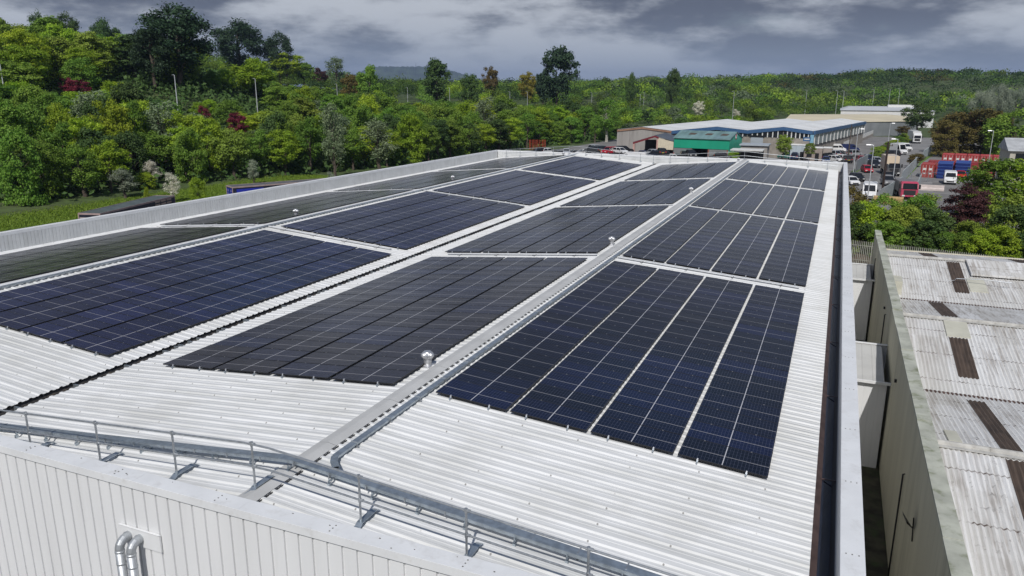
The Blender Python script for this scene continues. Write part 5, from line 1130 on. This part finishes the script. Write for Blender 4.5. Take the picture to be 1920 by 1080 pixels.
H(440, 212, 132, 44, 'round', 'maroon', 'crimson leaved tree above the far trailer', 242, hmax=8)
H(130, 146, 140, 34, 'round', 'maroon', 'small crimson tree high on the left slope', 162, hmax=6)
H(155, 150, 141, 30, 'round', 'maroon', 'smaller crimson tree beside another on the left slope', 168, hmax=5.4)
H(378, 198, 150, 30, 'loose', 'maroon', 'thin reddish tree halfway up the left slope', 212, hmax=6)
H(1140, 186, 262, 56, 'loose', 'mid', 'airy tree with bare white forked limbs behind the scrapyard', 262, None, M_birch)
H(1118, 215, 258, 30, 'loose', 'mid', 'slim airy birch beside the white limbed tree', 255)
H(620, 196, 150, 60, 'loose', 'grey', 'grey green birch above the far trailer', 300)
H(705, 225, 158, 80, 'loose', 'grey', 'grey green birch in front of the pale roofed house', 262)
H(1312, 190, 330, 24, 'round', 'blossom', 'creamy flowering tree behind the factory roof', 212, hmax=9)
H(1384, 205, 345, 18, 'round', 'blossom', 'small white flowering tree behind the factory ridge', 216, hmax=7)
for i, (px, yt, d, w, lab) in enumerate(((268, 302, 118, 22, 'white flowering hawthorn above the near trailer'), (303, 324, 114, 20, 'white flowering hawthorn just right of another above the trailer'), (210, 318, 119, 34, 'greyish flowering hawthorn low in the dark trees'), (462, 300, 128, 16, 'small white hawthorn beside the far trailer'), (612, 322, 133, 14, 'small pale hawthorn low behind the parapet'))):
    H(px, yt, d, w*1.7, 'loose', 'blossom' if i < 2 else 'silver', lab, yt+16, hmax=4.6)
H(352, 334, 111, 42, 'shrub', 'bright', 'fresh green bush alone on the grass bank', 352)
H(252, 354, 110, 16, 'shrub', 'bright', 'small fresh green bush on the grass above the near trailer', 362)
H(1718, 192, 0, 64, 'round', 'dark', 'dense conical green tree at the far end of the road', None, at_=gp(1718, 258))
H(1697, 236, 0, 30, 'round', 'copper', 'small brown green tree left of the conical tree', None, at_=gp(1693, 258))
H(1790, 212, 0, 100, 'shrub', 'copper', 'brown green tree left of the pair behind the rear containers', None, at_=gp(1788, 288))
H(1836, 205, 0, 124, 'shrub', 'copper', 'largest brown green tree behind the rear containers', None, at_=gp(1838, 292))
H(1812, 212, 0, 40, 'round', 'plum', 'purple tinged tree between the brown trees behind the containers', None, at_=gp(1812, 284))
H(1772, 236, 0, 48, 'shrub', 'plum', 'dark purple tree at the left end of the brown trees', None, at_=gp(1770, 290))
H(1765, 226, 0, 60, 'shrub', 'copper', 'shaded brown tree at the near left edge of the brown trees', None, at_=gp(1768, 294))
H(1862, 216, 0, 80, 'shrub', 'copper', 'brown green tree at the right end of the brown trees', None, at_=gp(1862, 290))
H(1899, 207, 0, 120, 'shrub', 'mid', 'vivid green spreading tree right of the brown trees', None, at_=gp(1893, 298))
for i, (px, yt, w) in enumerate(((1845, 170, 52), (1876, 160, 56), (1908, 166, 50))): H(px, yt, 470+i*9, w, 'willow', 'silver', 'silvery willow beyond the brown trees, %s of three' % ('leftmost', 'middle', 'rightmost')[i], 200)
H(1717, 288, 0, 36, 'round', 'copper', 'small round topped brown tree at the yard corner', None, at_=gp(1716, 313))
H(1708, 292, 0, 18, 'round', 'copper', 'slim young tree left of the small round topped tree', None, at_=gp(1707, 316))
H(1798, 345, 0, 100, 'tiered', 'plum', 'dark purple plum tree in the hedge right of the yard', None, at_=gp(1797, 458))
H(1858, 298, 0, 150, 'shrub', 'mid', 'big fresh green tree hiding the containers on the right', None, at_=gp(1862, 408), seed=3)
H(1908, 300, 0, 130, 'shrub', 'bright', 'big yellow green tree at the right edge', None, at_=gp(1916, 412), seed=5)
H(1838, 330, 0, 80, 'shrub', 'olive', 'olive green tree left part of the right hand clump', None, at_=gp(1836, 400), seed=4)
H(1468, 253, 0, 36, 'round', 'olive', 'small leafy tree in front of the factory windows', None, at_=(ay(1468, 290, 197).x, 197))
hs = random.Random(31)
HB = [(1.9, 90.5, 5.6, 4.0, 'copper', 'brownish bush just right of the white parapet'), (3.6, 88.5, 4.6, 4.2, 'bright', 'bright green bush behind the palisade near the parapet'), (2.2, 86.5, 4.6, 4.0, 'dark', 'dark bush pressed against the palisade near the lane'),
      (5.4, 91, 5.0, 4.2, 'mid', 'mid green bush left of the timber stack'), (7.2, 89, 4.4, 4.4, 'olive', 'olive bush in the hedge below the red lorry cab'), (8.6, 92.5, 5.0, 4.4, 'mid', 'leafy bush below the red lorry cab'), (9.8, 90, 4.2, 4.4, 'dark', 'dark bush in the middle of the hedge'),
      (9.6, 95.5, 4.8, 4.6, 'olive', 'yellow green bush left of the plum tree'), (9.0, 86, 3.6, 4.0, 'dark', 'dark shady bush low behind the palisade'), (10.6, 86.0, 2.8, 3.0, 'mid', 'green bush low behind the middle of the palisade'), (13.8, 83.6, 3.4, 3.2, 'bright', 'lively green sycamore bush rising over the palisade'),
      (15.2, 83.6, 3.8, 3.6, 'bright', 'bright green bush right of the sycamore bush'), (17.0, 88.5, 5.0, 4.4, 'dark', 'dark bush right of the plum tree'), (17.4, 90, 5.6, 5.0, 'olive', 'flowering olive bush below the big green tree'), (17.0, 85, 3.2, 4.2, 'dark', 'dark low bush near the right end of the palisade'),
      (20.2, 88, 5.2, 5.0, 'mid', 'green bush under the yellow green tree'), (20.4, 83.5, 4.2, 4.0, 'bright', 'bright low bush at the right edge behind the palisade'), (5.6, 85.5, 3.4, 3.6, 'mid', 'small green bush left behind the palisade'), (15.4, 99, 5.0, 4.4, 'olive', 'olive bush behind the plum tree'), (12.6, 84.6, 3.0, 3.0, 'mid', 'low mid green bush at the foot of the plum tree'), (13.4, 90.5, 3.2, 3.4, 'olive', 'low olive bush just behind the plum tree trunk'), (23, 92, 6, 5, 'dark', 'dark bush at the far right of the hedge')]
for x, y, h, w, lm, lab in HB: tree('shrub', lm, x, y, -.3, h*1.2, w*1.25, lab, 'hedge bushes behind the palisade', None, hs, 'bush', 'bush')
for i in range(8):
    p = gp(1642+i*8.6, 296-i*4.7); tree('shrub', ('olive', 'bright', 'mid')[i % 3], p.x, p.y, -.2, 2.2+hs.random()*1.2, 4.2, 'roadside bush in the row running up to the conical tree', 'roadside bushes', None, hs, 'bush', 'bush')
for px, py, yy, h, lm, lab in ((1519, 279, 199, 2.6, 'olive', 'yellow green bush in front of the brownish cabin'), (1375, 292, 186, 1.8, 'bright', 'green bush below the white canopy')):
    p = ay(px, py, yy); tree('shrub', lm, p.x, p.y, max(0, p.z-h*.5), h, 3.4, lab, None, None, hs, 'bush', 'bush')
# street lamps among the trees
LP = [(8, 121, 150, 150, 'cut by the left edge'), (330, 141, 150, 180, 'left of the pair on the slope'), (480, 148, 158, 206, 'tallest on the slope'), (632, 158, 190, 176, 'above the grey birch'), (661, 140, 230, 165, 'under the round skyline tree'), (764, 164, 220, 194, 'left of the oval skyline tree'), (843, 165, 235, 188, 'below the oval skyline tree'), (956, 172, 262, 185, 'left of the golden tree'), (989, 172, 262, 196, 'below the golden tree'), (1110, 174, 300, 196, 'left of the white limbed tree'), (1208, 173, 330, 200, 'left of the flowering tree'), (1201, 177, 338, 186, 'shorter, close by another'), (1377, 172, 380, 184, 'above the factory ridge'), (1513, 169, 470, 180, 'above the cream roof'), (1571, 170, 480, 190, 'left above the white unit'), (1583, 170, 478, 190, 'right of its neighbour above the white unit'), (1639, 168, 500, 178, 'above the middle of the white unit'), (1669, 167, 505, 180, 'above the white unit near the conical tree'), (1687, 166, 508, 182, 'behind the conical tree')]
for px, yt, d, yb, lab in LP:
    d = dist_for(px, yt, 10.5, 112, 520) if px < 1300 else d
    q = azd(px)*d; z = gh(q.x, q.y); h = topz(px, yt, q.x, q.y)-z; lamp((q.x, q.y, z), h, 'grey street lamp among the trees, '+lab, .7, 2.7, .12 if d < 200 else .11, 'street lamps in the wood'); WIN.append((px-7, px+7, d, yb))
SKY = [(-400, 20), (0, 20), (100, 26), (200, 46), (260, 50), (300, 52), (420, 66), (500, 98), (555, 106), (575, 122), (620, 128), (700, 133), (790, 141), (850, 143), (960, 146), (1010, 148), (1090, 148), (1200, 142), (1300, 140), (1400, 142), (1500, 140), (1560, 141), (1650, 133), (1750, 131), (1850, 136), (1920, 138), (2600, 140)]
def skyl(px): return float(np.interp(px, [a for a, b in SKY], [b for a, b in SKY]))
tr_ = random.Random(77); placed = []; grid = {}
def can(x, y, r):
    c = (int(x//8), int(y//8))
    for i in range(-2, 3):
        for j in range(-2, 3):
            for (a, b, q) in grid.get((c[0]+i, c[1]+j), ()):
                if (a-x)**2+(b-y)**2 < ((r+q)/2)**2: return False
    grid.setdefault(c, []).append((x, y, r)); return True
cand = []
for _ in range(110000):
    az = R(tr_.uniform(-60, 3)); d = math.sqrt(tr_.uniform(95**2, 430**2)); cand.append((math.sin(az)*d, math.cos(az)*d))
ntree = 0; far_extra = []
zone = lambda px: 'on the left hillside' if px < 620 else ('behind the scrapyard' if px < 1150 else 'behind the long factory')
sp = {'bright': 'bright spring green tree', 'mid': 'mid green leafy tree', 'olive': 'olive green tree', 'dark': 'dark green tree', 'grey': 'grey green airy tree', 'copper': 'brownish green tree', 'bare': 'half bare brown tree'}
acc = []
for x, y in cand:
    s = wood_s(x, y)
    if s < 3 or s > 175: continue
    r = 4.6+.024*s+.010*max(0, math.hypot(x, y)-150)
    if can(x, y, r): acc.append((s, x, y, r))
acc.sort(key=lambda q: math.hypot(q[1], q[2]))
for s, x, y, r in acc:
    z = gh(x, y); px, _, f = project((x, y, CZ)); d = math.hypot(x, y)
    if px < -60 or px > 1640: continue
    h = tr_.uniform(9, 15) if s > 12 else tr_.uniform(7.5, 12)
    w = r*tr_.uniform(1.35, 1.75); hw = w*CF/f*.5
    zt = z+h; ylim = skyl(px)+tr_.uniform(0, 12)
    for (a, b, dd, yb) in WIN:
        if dd > d-2 and px+hw > a and px-hw < b: ylim = max(ylim, yb+tr_.uniform(-2, 5))
    h = min(h, topz(px, ylim, x, y)-z)
    if h < 3.0: continue
    u = tr_.random()
    if px < 240 and s > 40: lm = 'bright' if u < .5 else ('olive' if u < .8 else 'mid')
    elif px < 300: lm = 'dark' if u < .4 else ('mid' if u < .78 else ('grey' if u < .84 else 'bright'))
    else: lm = 'bright' if u < .28 else ('mid' if u < .62 else ('olive' if u < .72 else ('dark' if u < .82 else ('grey' if u < .87 else ('copper' if u < .885 else 'mid')))))
    v = tr_.random(); kd = 'loose' if lm in ('grey', 'bare') else ('round' if v < .4 else ('tall' if v < .55 else ('tiered' if v < .68 else ('loose' if v < .72 else 'shrub'))))
    if h < 6.5: kd = 'shrub'; w = max(w, h*.95)
    w = min(w, h*1.05) if kd != 'shrub' else min(w, h*1.15)
    if ntree < 285:
        lb = sp[lm]+' in the wood '+zone(px); tree(kd, lm, x, y, z-.3, h, w, lb, lb.replace('tree', 'trees'), M_birch if lm == 'grey' and tr_.random() < .25 else None, tr_); ntree += 1
    else: far_extra.append((x, y, z, h, w, lm))

# low scrub that closes the wood at the ground
ux = []; un = []; us = []
for _ in range(26000):
    az = R(tr_.uniform(-60, -6)); d = math.sqrt(tr_.uniform(98**2, 330**2)); x, y = math.sin(az)*d, math.cos(az)*d; s = wood_s(x, y)
    if 2.5 < s < 110 and len(ux) < 9000: ux.append((x, y, gh(x, y)))
V_ = []
for x, y, z in ux:
    n = 7; d_ = unit(n); d_[:, 2] = np.abs(d_[:, 2]); P = np.array([x, y, z])+d_*np.array([1.5, 1.5, tr_.uniform(1.0, 3.2)]); Nn = d_*.6+RNG.normal(size=(n, 3))*.5+np.array([0, 0, .3]); Nn /= np.linalg.norm(Nn, axis=1)[:, None]; V_.append(quads(P, Nn, RNG.uniform(.7, 1.3, n)))
ug = bpy.data.objects.new('undergrowth', quad_mesh('undergrowth', np.concatenate(V_), [LM['dark']])); COL.objects.link(ug); ug['kind'] = 'stuff'; tag(ug, 'dark scrub filling the ground under the trees', 'undergrowth')
# everything farther off is one mass of woodland
keys = ['bright', 'mid', 'olive', 'dark', 'grey', 'copper']
VV = []; MI = []; TN = []
def blobtree(x, y, z, h, w, lm, n, ls):
    nb = 18; d = unit(nb); d[:, 2] = np.abs(d[:, 2])*1.2-.3; cb = np.array([x, y, z+h*.58])+d*np.array([w*.30, w*.30, h*.27])*RNG.uniform(.6, 1.15, nb)[:, None]; k = RNG.integers(0, nb, n); r = (w*.19*RNG.uniform(.6, 1.3, nb))[k][:, None]; dd = unit(n); dd[:, 2] = np.where(RNG.random(n) < .75, np.abs(dd[:, 2]), dd[:, 2]); P = cb[k]+dd*r*RNG.uniform(.6, 1.1, n)[:, None]*np.array([1, 1, .75])
    Nn = dd*.9+RNG.normal(size=(n, 3))*.35+np.array([0, 0, .12]); Nn /= np.linalg.norm(Nn, axis=1)[:, None]
    VV.append(quads(P, Nn, ls*RNG.uniform(.6, 1.3, n))); MI.append(np.full(n, keys.index(lm if lm in keys else 'olive'))); TN.append(np.full(n, tr_.uniform(.36, 1.12)))
for x, y, z, h, w, lm in far_extra: blobtree(x, y, z-.3, h, w, lm, 900, .55)
cand = []; grid.clear()
for _ in range(40000):
    az = R(tr_.uniform(-58, 17)); d = 330+(1250-330)*tr_.random()**1.25; cand.append((math.sin(az)*d, math.cos(az)*d, d))
nf = 0
for x, y, d in cand:
    s = wood_s(x, y)
    if s < 8 or (s < 178 and d < 430 and math.degrees(math.atan2(x, y)) < 3): continue
    r = 7.0+.012*(d-330)
    if not can(x, y, r): continue
    z = gh(x, y); px, _, f = project((x, y, CZ)); h = tr_.uniform(6, 17)*(1 if d < 700 else 1.1); w = r*tr_.uniform(1.1, 2.3); ylim = skyl(px)+tr_.uniform(-4, 12)
    for (a, b, dd, yb) in WIN:
        if dd > d-2 and px+4 > a and px-4 < b: ylim = max(ylim, yb)
    h = min(h, topz(px, ylim, x, y)-z)
    if h < 3: continue
    u = tr_.random(); hill = x > -60 and d > 640
    lm = ('dark' if u < .72 else ('mid' if u < .82 else ('copper' if u < .9 else 'olive'))) if hill else ('bright' if u < .26 else ('mid' if u < .6 else ('olive' if u < .76 else ('dark' if u < .93 else 'grey'))))  # hill takes more dark leaves: cloud shadow put into the tree colours
    blobtree(x, y, z-.3, h, w, lm, 520 if d < 480 else (300 if d < 640 else 120), .62 if d < 500 else (1.15 if d < 800 else 1.8)); nf += 1
fw = bpy.data.objects.new('woodland', quad_mesh('woodland', np.concatenate(VV), [leaf_mat('wood_'+k, *LMC[k], .25, .0, tone=True) for k in keys], np.concatenate(MI))); COL.objects.link(fw); at_ = fw.data.attributes.new('tone', 'FLOAT', 'FACE'); at_.data.foreach_set('value', np.concatenate(TN).astype(np.float32)); fw['kind'] = 'stuff'; tag(fw, 'distant mixed woodland stretching to the skyline', 'woodland')
# far hills
def hills(name, d0, az0, az1, hf, mat, depth, bumps):
    mb = MB(); n = 240; rows = []
    for i in range(n+1):
        az = az0+(az1-az0)*i/n; a = R(az); hh = hf(az)
        for k, (q, e) in enumerate(((0, 0), (.35, .55), (.7, .93), (1, 1), (1.6, .2))):
            dd = d0+depth*q; rows.append((math.sin(a)*dd, math.cos(a)*dd, hh*e+bumps*hs.random()*(e > .3)))
    mb.add(rows, [(i*5+k, i*5+k+1, (i+1)*5+k+1, (i+1)*5+k) for i in range(n) for k in range(4)]); mb.closed = False
    return kind(mb.build(name, mat, smooth=False), 'structure')
M_hill = pm('wooded_hill', (.035, .055, .022), .95, var=.5, scale=.012, dirt=(.085, .105, .045), dirt_amt=.5, dirt_scale=.003)
bp = lambda v, c, w: math.exp(-((v-c)/w)**2)
hills('far_hill', 6200, -46, -16, lambda a: 16+205*(sm(a, -37.5, -32.2)*(1-sm(a, -29.5, -22.5)))+22*bp(a, -25, 3), M_hill, 900, 9)
hills('far_hills', 3300, -24, 30, lambda a: 70+18*math.sin(a*.9)+10*math.sin(a*2.3+1)+16*bp(a, 4, 5), M_hill, 700, 7)
mast = thing('radio_mast', 'thin radio mast on the blue hill', 'mast', (0, 0, 0)); q = azd(781)*7000; z0 = 190; mast.location = (q.x, q.y, z0); mb = MB(); mb.tube([(0, 0, 0), (0, 0, 62)], [2.2, 1.2], 5); mb.build('mast_shaft', M_plast, mast)

# ------------------------------------------------------------------ the air
hz = MB(); hz.box(-9900, -3600, -1.2, 9900, 11500, 300)
hm = bpy.data.materials.new('haze_air'); hm.use_nodes = True; t = hm.node_tree; t.nodes.clear()
pv = N(t, 'ShaderNodeVolumePrincipled'); pv.inputs['Color'].default_value = (.42, .56, .88, 1); pv.inputs['Density'].default_value = 9e-5; pv.inputs['Anisotropy'].default_value = .0
o = N(t, 'ShaderNodeOutputMaterial'); L(t, pv.outputs[0], o.inputs['Volume'])
kind(hz.build('haze', hm), 'stuff')
